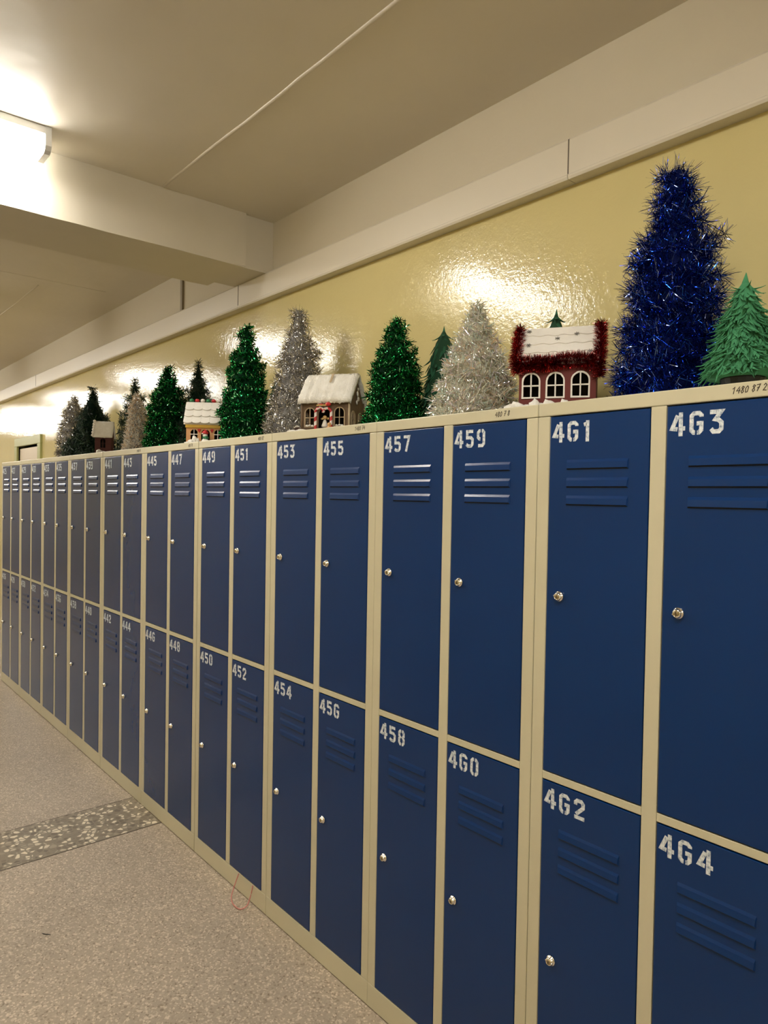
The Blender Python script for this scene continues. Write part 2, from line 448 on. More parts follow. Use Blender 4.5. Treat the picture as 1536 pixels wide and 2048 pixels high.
# ------------------------------------------------------------------ lamps
def make_lamp():
    t = thing('ceiling_lamp', 'x', 'lamp')
    y0, y1 = -0.60, -1.80
    def prof(w, zt, zb, c):
        return [(-w, zt), (-w, zb + c), (-w + c * 0.35, zb + c * 0.35), (-w + c, zb), (w - c, zb), (w - c * 0.35, zb + c * 0.35), (w, zb + c), (w, zt)]
    bm = bmesh.new(); prism(bm, prof(0.060, CEIL_Z - 0.028, CEIL_Z - 0.088, 0.022), y0 - 0.022, y1 + 0.022)
    finish('diffuser', bm, M_LAMP, t)
    boxobj('mounting_tray', (-0.066, 0.066, y1 + 0.02, y0 - 0.02, CEIL_Z - 0.030, CEIL_Z), M_LAMPBODY, t, bev=0.003)
    for a, b in ((y0 - 0.022, y0), (y1, y1 + 0.022)):
        bm = bmesh.new(); prism(bm, prof(0.067, CEIL_Z, CEIL_Z - 0.094, 0.024), a, b)
        finish('end_cap', bm, M_LAMPBODY, t)
    return t
def copy_tree(o, parent=None):
    c = o.copy(); COL.objects.link(c); c.parent = parent
    for ch in o.children:
        copy_tree(ch, c)
    return c
LAMP_LABELS = ['ceiling lamp at the far end of the corridor', 'second ceiling lamp from the far end of the corridor', 'ceiling lamp above the far door beyond the lockers', 'third ceiling lamp beyond the beam, above the far lockers',
    'first ceiling lamp beyond the beam', 'bright white ceiling batten lamp on the near side of the beam, at the left edge', 'ceiling lamp right above the camera', 'ceiling lamp behind the camera']
lamp0 = make_lamp()
lamps = []
for i, x in enumerate(LAMP_X):
    t = lamp0 if i == 0 else copy_tree(lamp0)
    t.location = (x, 0, 0)
    t['group'] = 'lit ceiling lamps along the corridor'
    t['label'] = LAMP_LABELS[i]
    lamps.append(t)

# ------------------------------------------------------------------ lockers
DIG = {
 '0': [[(.27, .9), (.2, .9), (.1, .8), (.1, .2), (.2, .1), (.27, .1)], [(.35, .9), (.42, .9), (.52, .8), (.52, .2), (.42, .1), (.35, .1)]],
 '1': [[(.08, .80), (.22, .84)], [(.28, 1.0), (.28, .0)]],
 '2': [[(.1, .68), (.1, .8), (.2, .9), (.42, .9), (.52, .8), (.52, .62), (.14, .24)], [(.04, .1), (.6, .1)]],
 '3': [[(.04, .9), (.50, .9), (.28, .60), (.40, .57), (.52, .46), (.52, .2), (.42, .1), (.2, .1), (.1, .22)]],
 '4': [[(.34, .88), (.10, .33), (.34, .30)], [(.48, 1.0), (.48, .0)], [(.58, .32), (.68, .32)]],
 '5': [[(.56, .9), (.12, .9), (.12, .56), (.40, .56), (.52, .46), (.52, .2), (.42, .1), (.2, .1), (.06, .2)]],
 '6': [[(.52, .74), (.52, .8), (.42, .9), (.2, .9), (.1, .8), (.1, .2), (.2, .1), (.26, .1)], [(.32, .48), (.52, .48), (.52, .2), (.42, .1), (.34, .1)]],
 '7': [[(.04, .9), (.52, .9), (.26, 0)]],
 '8': [[(.27, .9), (.2, .9), (.11, .8), (.11, .62), (.19, .52), (.11, .42), (.11, .2), (.2, .1), (.27, .1)],
       [(.35, .9), (.42, .9), (.51, .8), (.51, .62), (.43, .52), (.51, .42), (.51, .2), (.42, .1), (.35, .1)]],
 '9': [[(.28, .9), (.2, .9), (.1, .8), (.1, .56), (.2, .46), (.28, .46)], [(.37, .9), (.43, .9), (.53, .8), (.53, .2), (.43, .1), (.12, .1)]],
}
def number_mesh(text):
    bm = bmesh.new(); x = 0.0; S = 0.0475
    rnd = random.Random(int(text) * 7)
    for ch in text:
        dz = rnd.uniform(-0.001, 0.001)
        for st in DIG[ch]:
            ribbon2d(bm, [(x + a * S, b * S + dz) for a, b in st], 0.18 * S, -0.0004, 0.0)
        x += (0.78 if ch == '4' else (0.62 if ch == '1' else 0.76)) * S + 0.0035
    me = bpy.data.meshes.new('locker_number')
    bmesh.ops.recalc_face_normals(bm, faces=bm.faces); bm.to_mesh(me); bm.free(); me.materials.append(M_PAINT)
    return me

DW, DH = 0.248, 0.832            # door size
bm = bmesh.new(); box(bm, 0, DW, -0.0005, 0.016, 0, DH, bev=0.0013, seg=2)
ME_DOOR = bpy.data.meshes.new('door'); bmesh.ops.recalc_face_normals(bm, faces=bm.faces); bm.to_mesh(ME_DOOR); bm.free(); ME_DOOR.materials.append(M_BLUE)
# louver: pressed outwards, open at its lower edge
bm = bmesh.new()
LW = 0.155
prof = [(0.0, 0.0, 0.0), (0.0012, -0.0062, -0.0028), (0.0022, -0.0192, -0.0043), (0.0022, -0.0198, -0.0041)]
va = [bm.verts.new((i, y, z)) for i, z, y in prof]; vb = [bm.verts.new((LW - i, y, z)) for i, z, y in prof]
NP = len(prof)
for i in range(NP - 1):
    f = bm.faces.new((va[i], vb[i], vb[i + 1], va[i + 1])); f.smooth = False
ea = bm.verts.new((0.0, 0.0, -0.0226)); eb = bm.verts.new((LW, 0.0, -0.0226))
bm.faces.new(va + [ea]); bm.faces.new([eb] + vb[::-1])
f = bm.faces.new((va[-1], vb[-1], eb, ea)); f.material_index = 1  # dark face painted in place of the shade under the louver lip
ME_LOUV = bpy.data.meshes.new('louver'); bmesh.ops.recalc_face_normals(bm, faces=bm.faces); bm.to_mesh(ME_LOUV); bm.free()
ME_LOUV.materials.append(M_BLUE); ME_LOUV.materials.append(M_DARK)
# lock
bm = bmesh.new()
lathe(bm, [(0.0118, 0.0), (0.0122, -0.0025), (0.0112, -0.0045), (0.0098, -0.0052), (0.0088, -0.0100), (0.0072, -0.0122), (0.0060, -0.0120), (0.0056, -0.0105)], 20, axis='Y')
lathe(bm, [(0.0055, -0.010), (0.0055, -0.0122), (0.0045, -0.0128)], 14, axis='Y', mi=1)
box(bm, -0.0007, 0.0007, -0.0131, -0.012, -0.0036, 0.0036, mi=2)
box(bm, -0.0095, 0.0095, -0.0112, -0.006, -0.0012, 0.0012, mi=0)
ME_LOCK = bpy.data.meshes.new('lock'); bmesh.ops.recalc_face_normals(bm, faces=bm.faces); bm.to_mesh(ME_LOCK); bm.free()
for m in (M_CHROME, M_CHROME_DARK, M_DARK): ME_LOCK.materials.append(m)
ME_LOCK.polygons.foreach_set('use_smooth', [True] * len(ME_LOCK.polygons))

# handwritten inventory numbers
HAND = {'1': [[(.05, .75), (.35, 1), (.25, 0)]], '4': [[(.45, 1), (.05, .4), (.6, .42)], [(.5, .75), (.38, 0)]], '8': [[(.4, .55), (.15, .75), (.3, 1), (.5, .85), (.1, .25), (.25, 0), (.45, .2), (.35, .5)]],
        '0': [[(.35, 1), (.08, .6), (.15, .05), (.4, .1), (.5, .7), (.35, 1)]], '7': [[(.05, .95), (.55, 1), (.2, 0)], [(.15, .5), (.5, .55)]], '2': [[(.08, .75), (.3, 1), (.5, .75), (.08, .05), (.55, .0)]], ' ': []}
def hand_mesh(text, S=0.0125):
    bm = bmesh.new(); x = 0
    for ch in text:
        for st in HAND[ch]:
            ribbon2d(bm, [(x + a * S + 0.15 * b * S, b * S) for a, b in st], 0.0015, -0.0003, 0)
        x += S * (0.62 if ch != ' ' else 0.35)
    me = bpy.data.meshes.new('inventory_number'); bmesh.ops.recalc_face_normals(bm, faces=bm.faces); bm.to_mesh(me); bm.free(); me.materials.append(M_INK)
    return me

def mk(name, dims, mat=M_BEIGE, bev=0.0012, seg=2):
    bm = bmesh.new(); box(bm, *dims, bev=bev, seg=seg)
    me = bpy.data.meshes.new(name); bmesh.ops.recalc_face_normals(bm, faces=bm.faces); bm.to_mesh(me); bm.free(); me.materials.append(mat)
    return me
G = 0.0012
frame_parts = [
    ('top_rail', mk('top_rail', (G, 0.6 - G, 0.0, 0.03, 1.7695, 1.8), bev=0.0022)),
    ('plinth', mk('plinth', (G, 0.6 - G, 0.0, 0.02, 0.004, 0.076))),
    ('side_post', mk('side_post', (G, 0.034, 0.0005, 0.03, 0.0765, 1.7685), bev=0.0018)),
    ('side_post', mk('side_post', (0.566, 0.6 - G, 0.0005, 0.03, 0.0765, 1.7685), bev=0.0018)),
    ('center_post', mk('center_post', (0.2865, 0.3195, 0.0002, 0.03, 0.0765, 1.7690))),
    ('mid_rail', mk('mid_rail', (0.0345, 0.286, 0.0006, 0.03, 0.9135, 0.9315))),
    ('mid_rail', mk('mid_rail', (0.320, 0.5655, 0.0006, 0.03, 0.9135, 0.9315))),
]
bm = bmesh.new()
box(bm, 0.0008, 0.002, 0.03, 0.49, 0.004, 1.799); box(bm, 0.598, 0.5992, 0.03, 0.49, 0.004, 1.799)
box(bm, 0.002, 0.598, 0.03, 0.49, 1.7975, 1.799); box(bm, 0.002, 0.598, 0.03, 0.49, 0.075, 0.0765)
box(bm, 0.002, 0.598, 0.4885, 0.49, 0.004, 1.7975)
box(bm, 0.034, 0.566, 0.0165, 0.0175, 0.0765, 1.7690, mi=1)      # dark sheet painting the shade in the gaps around the doors
ME_CARC = bpy.data.meshes.new('carcass'); bmesh.ops.recalc_face_normals(bm, faces=bm.faces); bm.to_mesh(ME_CARC); bm.free()
ME_CARC.materials.append(M_BEIGE); ME_CARC.materials.append(M_DARK)

NCAB = 10
CAB_LABELS = [
    'beige locker cabinet nearest the camera, blue doors 461 to 464, under the tall blue tree',
    'blue and beige locker cabinet 457 to 460 below the pearly white tree',
    'blue and beige locker cabinet 453 to 456 below the brown snowy cottage',
    'blue and beige locker cabinet 449 to 452 with the pink cord at its foot',
    'blue and beige locker cabinet 445 to 448 below the tan gingerbread house',
    'blue and beige locker cabinet 441 to 444 below the thin amber-tipped tree',
    'blue and beige locker cabinet 437 to 440 below the small dark red house',
    'blue and beige locker cabinet 433 to 436, third from the far end of the row',
    'blue and beige locker cabinet, last but one at the far end of the row',
    'blue and beige locker cabinet at the very far end of the row']
hand_texts = ['1480 87 20', '480 7 8', '1480 74', '480 82', '480 78', '1480 70', None, None, None, None]
hand_off = [0.448, 0.466, 0.492, 0.50, 0.50, 0.50]
ordinal = ['nearest', 'second', 'third', 'fourth', 'fifth', 'sixth', 'seventh', 'eighth', 'ninth', 'farthest']
dx = [0, 0.0009, 0.004, 0.004, 0.0003, 0.002, -0.002, -0.002, -0.0007, 0]
for k in range(NCAB):
    n0 = 461 - 4 * k
    lab = CAB_LABELS[k]
    t = thing('locker_cabinet', lab, 'locker', (-0.6 * k + dx[k] * 0.5, 0, 0), 0, 'beige and blue locker cabinets along the wall')
    link_mesh('carcass', ME_CARC, t)
    for nm, me in frame_parts:
        link_mesh(nm, me, t)
    for col, xd in ((0, 0.0365), (1, 0.3220)):
        for row, zd in ((0, 0.9343), (1, 0.0785)):
            w = DW if col == 0 else 0.242
            d = link_mesh('door', ME_DOOR, t, (xd, 0, zd))
            d.scale.x = w / DW
            num = n0 + 2 * col + row
            q = link_mesh('locker_number', number_mesh(str(num)), d, (0.0065, -0.0005, DH - 0.0135 - 0.0475))
            for z in (0.101, 0.142, 0.1825):
                link_mesh('louver', ME_LOUV, d, (0.0475, -0.0004, DH - z))
            rz = random.Random(num).uniform(-0.5, 0.5)
            link_mesh('lock', ME_LOCK, d, (0.0355, -0.0005, DH - 0.4165), (0, rz, 0))
    if hand_texts[k]:
        link_mesh('inventory_number', hand_mesh(hand_texts[k]), t, (hand_off[k], 0.0, 1.779), (0, -0.03, 0))

# ------------------------------------------------------------------ tinsel builder
RNG = np.random.default_rng(11)
def strips_mesh(name, centers, tangents, length, width, mat, jitter=0.25, lean=0.25, bias=None, curl=0.0):
    """thin foil strips standing out from a path, one quad per strip (bent in two)"""
    n = len(centers)
    T = tangents / np.linalg.norm(tangents, axis=1, keepdims=True)
    A = RNG.normal(size=(n, 3)); A -= (A * T).sum(1, keepdims=True) * T
    D = A / np.linalg.norm(A, axis=1, keepdims=True) + T * RNG.normal(0, lean, (n, 1))
    if bias is not None: D = D + bias
    D /= np.linalg.norm(D, axis=1, keepdims=True)
    ln = length * (1 + RNG.uniform(-jitter, jitter, (n, 1)))
    S = np.cross(D, RNG.normal(size=(n, 3))); S /= np.linalg.norm(S, axis=1, keepdims=True)
    w = width * RNG.uniform(0.7, 1.3, (n, 1)) / 2
    U = np.cross(D, S); K = 4; rows = []
    bend = RNG.normal(size=(n, 3)) * 0.10 + np.array([0, 0, -curl]); ph = RNG.uniform(-1.2, 1.2, (n, 1))
    for k in range(K):
        f = k / (K - 1); c = centers + D * ln * f + bend * ln * f * f * 0.5
        s_ = S * np.cos(ph * k) + U * np.sin(ph * k)
        ww = w * (1.0 if k < K - 1 else 0.5)
        rows += [c - s_ * ww, c + s_ * ww]
    V = np.stack(rows, 1).reshape(-1, 3)
    b = np.arange(n)[:, None] * 2 * K
    F = np.concatenate([b + np.array([[2 * k, 2 * k + 1, 2 * k + 3, 2 * k + 2]]) for k in range(K - 1)], 1).reshape(-1, 4)
    me = bpy.data.meshes.new(name)
    me.vertices.add(len(V)); me.vertices.foreach_set('co', V.astype(np.float32).ravel())
    me.loops.add(F.size); me.loops.foreach_set('vertex_index', F.astype(np.int32).ravel())
    me.polygons.add(len(F)); me.polygons.foreach_set('loop_start', np.arange(0, F.size, 4, dtype=np.int32)); me.polygons.foreach_set('loop_total', np.full(len(F), 4, dtype=np.int32))
    me.update(calc_edges=True); me.validate()
    me.materials.append(mat)
    return me

def path_samples(paths, n):
    """n samples spread over polylines, by length"""
    segs = []
    for P in paths:
        P = np.asarray(P, float)
        for a, b in zip(P[:-1], P[1:]): segs.append((a, b))
    A = np.array([s[0] for s in segs]); B = np.array([s[1] for s in segs])
    ln = np.linalg.norm(B - A, axis=1); c = np.cumsum(ln) / ln.sum()
    r = RNG.random(n); i = np.searchsorted(c, r); i = np.minimum(i, len(A) - 1)
    t = RNG.random((n, 1))
    return A[i] + (B[i] - A[i]) * t, (B - A)[i]

def helix(prof, turns, n=400, wob=0.006, z0=0.0):
    """prof: list of (z, r)"""
    zs = np.array([p[0] for p in prof]); rs = np.array([p[1] for p in prof])
    t = np.linspace(0, 1, n)
    z = zs[0] + (zs[-1] - zs[0]) * t
    r = np.interp(z, zs, rs)
    a = 2 * PI * turns * t + RNG.uniform(0, 6)
    r = r + wob * np.sin(a * 2.3 + 1) + wob * 0.6 * np.sin(a * 5.1)
    return np.stack([r * np.cos(a), r * np.sin(a), z + z0 + wob * 0.7 * np.sin(a * 3.3)], 1)

def cone_part(name, prof, mat, parent, shrink=0.8, seg=20):
    bm = bmesh.new()
    lathe(bm, [(max(0.003, r * shrink), z) for z, r in prof], seg)
    return finish(name, bm, mat, parent, smooth=True)

TREES_GROUP = 'decorated little Christmas trees on the lockers'
def tinsel_tree(name, label, x, y, prof, turns, n, length, width, mat, core_mat, horns=(), rz=0, extra=None, lean=0.75, wob=0.006):
    t = thing(name, label, 'Christmas tree', (x, y, LOCKER_H), rz, TREES_GROUP)
    # prof = outer silhouette; garland axis lies inside it
    inner = [(z, max(0.004, r - length * 0.72)) for z, r in prof]
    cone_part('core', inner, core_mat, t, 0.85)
    P = [helix(inner, turns * 1.55, wob=wob, n=900), helix(inner, turns * 0.7, wob=wob * 1.3, n=500)]
    for hpts in horns: P.append(np.array(hpts))
    C_, T_ = path_samples(P, n)
    g = link_mesh('tinsel', strips_mesh('tinsel', C_, T_, length, width, mat, lean=lean), t)
    g['kind'] = 'stuff'
    g['label'] = 'shaggy wound tinsel garland'
    # keep strips above the locker top
    co = np.empty(len(g.data.vertices) * 3, np.float32); g.data.vertices.foreach_get('co', co); co = co.reshape(-1, 3)
    co[:, 2] = np.maximum(co[:, 2], 0.0015); g.data.vertices.foreach_set('co', co.ravel()); g.data.update()
    return t

RV = np.array([0.652, 0.758, 0.0])       # a horizontal direction roughly along the corridor view's width
def horn(z, r0, r1, dz, sgn, fy=0.0):
    d = RV * sgn + np.array([-RV[1], RV[0], 0]) * fy
    return [d * r0 + np.array([0, 0, z]), d * (r0 + r1) / 2 + np.array([0, 0, z + dz * 0.7]), d * r1 + np.array([0, 0, z + dz])]

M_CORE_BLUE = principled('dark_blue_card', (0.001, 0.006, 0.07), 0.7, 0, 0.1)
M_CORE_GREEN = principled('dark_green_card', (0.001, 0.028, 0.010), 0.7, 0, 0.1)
M_CORE_GREY = principled('grey_card', (0.25, 0.245, 0.24), 0.7)
M_CORE_PALE = principled('pale_card', (0.55, 0.52, 0.40), 0.7)

tinsel_tree('tinsel_tree', 'tall royal blue tinsel tree, the biggest one on the lockers', 0.190, 0.27,
            [(0.0, 0.152), (0.05, 0.147), (0.12, 0.132), (0.20, 0.124), (0.30, 0.114), (0.37, 0.100), (0.42, 0.082), (0.47, 0.066), (0.53, 0.058), (0.565, 0.052)],
            12, 19000, 0.036, 0.0013, M_T_BLUE, M_CORE_BLUE,
            horns=[horn(0.385, 0.04, 0.124, 0.038, 1), horn(0.335, 0.05, 0.112, 0.012, -1), horn(0.16, 0.08, 0.118, 0.01, 1), [(0, 0, 0.45), (0, 0, 0.565)]] * 2, wob=0.009)
tinsel_tree('tinsel_tree', 'green tinsel tree between the brown snowy cottage and the pearly white tree', -0.800, 0.25,
            [(0.0, 0.128), (0.06, 0.112), (0.11, 0.092), (0.16, 0.094), (0.23, 0.086), (0.275, 0.066), (0.30, 0.048), (0.345, 0.042), (0.385, 0.026)],
            11, 8500, 0.022, 0.0028, M_T_GREEN, M_CORE_GREEN, horns=[horn(0.26, 0.04, 0.078, 0.025, 1), horn(0.12, 0.06, 0.105, 0.0, -1), horn(0.03, 0.08, 0.115, 0.0, -1)] * 2, wob=0.008)
tinsel_tree('tinsel_tree', 'pearly iridescent white tinsel tree left of the red house', -0.425, 0.245,
            [(0.0, 0.138), (0.06, 0.132), (0.12, 0.118), (0.18, 0.100), (0.24, 0.072), (0.29, 0.055), (0.33, 0.034), (0.362, 0.018)],
            11, 9500, 0.026, 0.0022, M_T_IRID, M_CORE_PALE, horns=[horn(0.10, 0.07, 0.125, 0.02, 1)], wob=0.009)
tinsel_tree('tinsel_tree', 'silver tinsel tree left behind the brown snowy cottage', -1.480, 0.30,
            [(0.0, 0.158), (0.08, 0.145), (0.16, 0.128), (0.24, 0.112), (0.30, 0.100), (0.36, 0.094), (0.42, 0.074), (0.47, 0.052), (0.52, 0.046), (0.555, 0.040)],
            12, 11500, 0.030, 0.0016, M_T_SILVER, M_CORE_GREY, horns=[horn(0.36, 0.04, 0.085, 0.03, 1)], wob=0.008)
tinsel_tree('tinsel_tree', 'tall green tinsel tree right beside the tan gingerbread house', -1.812, 0.235,
            [(0.0, 0.115), (0.06, 0.112), (0.14, 0.128), (0.20, 0.110), (0.27, 0.090), (0.34, 0.084), (0.39, 0.076), (0.43, 0.050), (0.47, 0.036), (0.50, 0.040), (0.535, 0.018)],
            13, 9500, 0.021, 0.0034, M_T_GREEN, M_CORE_GREEN, horns=[horn(0.40, 0.03, 0.07, 0.012, -1)] * 2, wob=0.009)
tinsel_tree('tinsel_tree', 'green tinsel tree left of the tan gingerbread house', -2.655, 0.23,
            [(0.0, 0.135), (0.08, 0.125), (0.16, 0.110), (0.24, 0.104), (0.30, 0.086), (0.36, 0.062), (0.41, 0.038), (0.455, 0.016)],
            11, 7500, 0.024, 0.0040, M_T_GREEN, M_CORE_GREEN, wob=0.010)
tinsel_tree('tinsel_tree', 'thin clear glittering tree with amber tips left of the green tinsel trees', -2.895, 0.15,
            [(0.0, 0.088), (0.08, 0.070), (0.16, 0.058), (0.24, 0.046), (0.29, 0.030), (0.325, 0.012)],
            10, 4200, 0.022, 0.0026, M_T_GOLD, M_CORE_GREY, wob=0.005)
tinsel_tree('tinsel_tree', 'silver tinsel tree farthest left on the lockers', -4.66, 0.345,
            [(0.0, 0.145), (0.12, 0.135), (0.24, 0.125), (0.34, 0.100), (0.43, 0.070), (0.50, 0.030)],
            10, 6500, 0.034, 0.0028, M_T_SILVER, M_CORE_GREY, wob=0.01)

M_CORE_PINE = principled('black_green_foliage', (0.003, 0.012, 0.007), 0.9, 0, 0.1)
# needle trees: separate boughs around a stem
def pine_tree(label, x, y, H, R, mat, tiers=9, n=7000, length=0.03, width=0.0022, tip=0.06, seed=1, rz=0.0, pw=0.85, core=0.62):
    t = thing('pine_tree', label, 'Christmas tree', (x, y, LOCKER_H), rz, TREES_GROUP)
    bm = bmesh.new(); tube(bm, [(0, 0, 0), (0, 0, H * 0.5), (0, 0, H * 0.96)], [0.010, 0.007, 0.003], 8)
    finish('stem', bm, M_BARK, t, smooth=True)
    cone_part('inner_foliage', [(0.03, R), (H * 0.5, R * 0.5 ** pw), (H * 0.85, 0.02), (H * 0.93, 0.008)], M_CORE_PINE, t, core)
    rnd = random.Random(seed)
    P = [np.array([(0, 0, H * 0.5), (0, 0, H - length * 0.5)])]
    for i in range(tiers):
        f = i / (tiers - 1)
        z = 0.045 + f * (H * 0.84 - 0.045)
        r = R * (1 - f) ** pw + 0.018
        m = max(4, int(10 * (1 - f) + 3)); a0 = rnd.uniform(0, 6)
        for k in range(m):
            a = a0 + 2 * PI * k / m + rnd.uniform(-.2, .2); rr = (r - length * 0.6) * rnd.uniform(0.75, 1.05); rr = max(rr, 0.012)
            P.append(np.array([(0, 0, z), (rr * 0.5 * math.cos(a), rr * 0.5 * math.sin(a), z - 0.002), (rr * math.cos(a), rr * math.sin(a), z + rnd.uniform(-0.018, 0.012))]))
    C_, T_ = path_samples(P, n)
    me = strips_mesh('needles', C_, T_, length, width, mat, lean=0.5)
    g = link_mesh('needles', me, t); g['kind'] = 'stuff'; g['label'] = 'dense bunched needles'
    co = np.empty(len(me.vertices) * 3, np.float32); me.vertices.foreach_get('co', co); co = co.reshape(-1, 3)
    co[:, 2] = np.maximum(co[:, 2], 0.0015)
    me.vertices.foreach_set('co', co.ravel()); me.update()
    bm = bmesh.new(); lathe(bm, [(0.03, 0), (0.032, 0.012), (0.012, 0.02)], 14); finish('stand', bm, M_POT, t)
    return t
pine_tree('dark green needle tree rising behind the tan gingerbread house', -2.535, 0.350, 0.510, 0.140, M_NEEDLE, seed=3, n=14000, pw=0.42, core=0.5)
pine_tree('dark needle tree with spreading arms behind the thin amber-tipped tree', -3.43, 0.345, 0.52, 0.145, M_NEEDLE_OLIVE, tiers=8, seed=8, n=10500, length=0.034, width=0.003, pw=0.38, core=0.4)
pine_tree('near-black needle tree beside the farthest silver tinsel tree', -4.05, 0.285, 0.525, 0.195, M_NEEDLE, tiers=13, seed=5, n=19000, length=0.036, width=0.0036, pw=0.62, core=0.72)

# ------------------------------------------------------------------ felt trees
def leaf_mesh(name, ln, w, curl, mat, twist=0.0):
    bm = bmesh.new(); n = 4; L_, R_ = [], []
    for i in range(n + 1):
        f = i / n
        ww = w / 2 * (1 - f) ** 0.6 * (0.75 + 0.6 * math.sin(PI * min(1, f * 1.2)))
        zz = curl * ln * f * f
        tw = twist * f
        p = Vector((0, f * ln, zz))
        s = Vector((math.cos(tw) * ww, 0, math.sin(tw) * ww))
        if i == n:
            tipv = bm.verts.new(p)
        else:
            L_.append(bm.verts.new(p - s)); R_.append(bm.verts.new(p + s))
    for i in range(n - 1):
        bm.faces.new((L_[i], R_[i], R_[i + 1], L_[i + 1]))
    bm.faces.new((L_[-1], R_[-1], tipv))
    r = bmesh.ops.extrude_face_region(bm, geom=list(bm.faces))
    for v in [g for g in r['geom'] if isinstance(g, bmesh.types.BMVert)]:
        v.co.z -= 0.0012
    bmesh.ops.recalc_face_normals(bm, faces=bm.faces)
    me = bpy.data.meshes.new(name); bm.to_mesh(me); bm.free(); me.materials.append(mat)
    return me

def felt_leaf_matrix(a, z, r, slope, jit, rnd):
    """leaf lies on a cone pointing down and outwards"""
    out = Vector((math.cos(a), math.sin(a), 0)); tang = Vector((-math.sin(a), math.cos(a), 0))
    d = (out * math.sin(slope) + Vector((0, 0, -1)) * math.cos(slope) + tang * jit).normalized()
    nrm = (out * math.cos(slope) + Vector((0, 0, 1)) * math.sin(slope)); nrm = (nrm - d * nrm.dot(d)).normalized()
    xx = d.cross(nrm)
    return Matrix(((xx.x, d.x, nrm.x, out.x * r), (xx.y, d.y, nrm.y, out.y * r), (xx.z, d.z, nrm.z, z), (0, 0, 0, 1)))

def felt_tree(label, x, y, H, R, mat, individual, count, ln, w, seed, base_z=0.03, slope0=0.42, extra=0):
    t = thing('felt_tree', label, 'Christmas tree', (x, y, LOCKER_H), 0, TREES_GROUP)
    prof = [(base_z, R), (H * 0.5, R * 0.60), (H * 0.86, R * 0.22), (H * 0.93, 0.005)] if individual else [(base_z, R), (H * 0.45, R * 0.72), (H * 0.70, R * 0.52), (H * 0.84, R * 0.34), (H * 0.95, 0.006)]
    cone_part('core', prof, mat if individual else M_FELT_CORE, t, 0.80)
    bm = bmesh.new(); lathe(bm, [(R * 0.42, 0.0), (R * 0.5, base_z * 0.9), (R * 0.5, base_z + 0.004)], 18); finish('pot', bm, M_POT, t)
    bm = bmesh.new(); tube(bm, [(0, 0, H * 0.84), (0.0, 0, H * 0.93), (0.001, 0, H)], [0.013, 0.006, 0.0006], 8)
    finish('tip', bm, mat, t, smooth=True)
    metas = [leaf_mesh('leaf', ln * s, w, c, mat, tw) for s, c, tw in ((1, 0.30, 0.2), (0.85, 0.12, -0.4), (1.1, 0.45, 0.1), (0.95, -0.1, 0.5), (1.0, 0.2, -0.15))]
    rnd = random.Random(seed); mats = []
    for i in range(count):
        f = (i + 0.5) / count
        z = base_z + 0.01 + (H * 0.86 - base_z) * (1 - (1 - f) ** 0.62)
        rr = np.interp(z, [p[0] for p in prof], [p[1] for p in prof]) * 0.84
        a = i * 2.399963 + rnd.uniform(-.3, .3)
        mats.append((felt_leaf_matrix(a, z, rr, slope0 + rnd.uniform(-.15, .5), rnd.uniform(-.7, .7), rnd), rnd.choice(metas)))
    for k in range(6):   # splayed leaves at the tip
        a = k * PI / 3 + 0.15
        mats.append((felt_leaf_matrix(a, H * (0.87 if individual else 0.93), 0.006, (1.15 if individual else 0.55) + 0.2 * (k % 2), 0.0, rnd), metas[2]))
    if individual:
        for mw, me in mats:
            o = link_mesh('leaf', me, t); o.matrix_local = mw
        bm = bmesh.new()
        for i in range(extra):
            z = base_z + 0.008 + (H * 0.84 - base_z) * (1 - (1 - rnd.random()) ** 0.62)
            rr = np.interp(z, [p[0] for p in prof], [p[1] for p in prof]) * 0.82
            mw = felt_leaf_matrix(rnd.uniform(0, 6.283), z, rr, slope0 + rnd.uniform(-.2, .5), rnd.uniform(-.9, .9), rnd)
            k0 = len(bm.verts); bm.from_mesh(rnd.choice(metas)); bm.verts.ensure_lookup_table()
            for v in bm.verts[k0:]: v.co = mw @ v.co
        o = finish('under_leaves', bm, mat, t); o['kind'] = 'stuff'
    else:
        bm = bmesh.new()
        for mw, me in mats:
            k0 = len(bm.verts); bm.from_mesh(me); bm.verts.ensure_lookup_table()
            for v in bm.verts[k0:]: v.co = mw @ v.co
        o = finish('leaves', bm, mat, t); o['kind'] = 'stuff'
    return t
felt_tree('bright green felt tree with shaggy cut leaves at the right edge', 0.412, 0.135, 0.246, 0.086, M_FELT, True, 285, 0.027, 0.0052, 2, extra=520)
felt_tree('dark green felt tree between the green tinsel tree and the pearly tree', -0.708, 0.392, 0.375, 0.100, M_FELT_D, False, 260, 0.040, 0.009, 3, slope0=0.18)
felt_tree('small dark felt tree whose tip peeks over the red house roof', -0.250, 0.41, 0.350, 0.072, M_FELT_D, False, 150, 0.028, 0.009, 4, slope0=0.2)
felt_tree('dark felt tree hidden between the tall green and the silver tinsel trees', -1.868, 0.425, 0.322, 0.065, M_FELT_D, False, 130, 0.034, 0.009, 5, slope0=0.35)

# ------------------------------------------------------------------ little houses
def arch(cx, zb, w, h, n=10):
    """arched window outline: straight sides, round head"""
    r = w / 2; zc = zb + h - r * 0.95
    pts = [(cx - r, zb), (cx + r, zb)]
    for i in range(n + 1):
        a = PI * i / n
        pts.append((cx + r * math.cos(a), zc + r * 0.95 * math.sin(a)))
    return pts

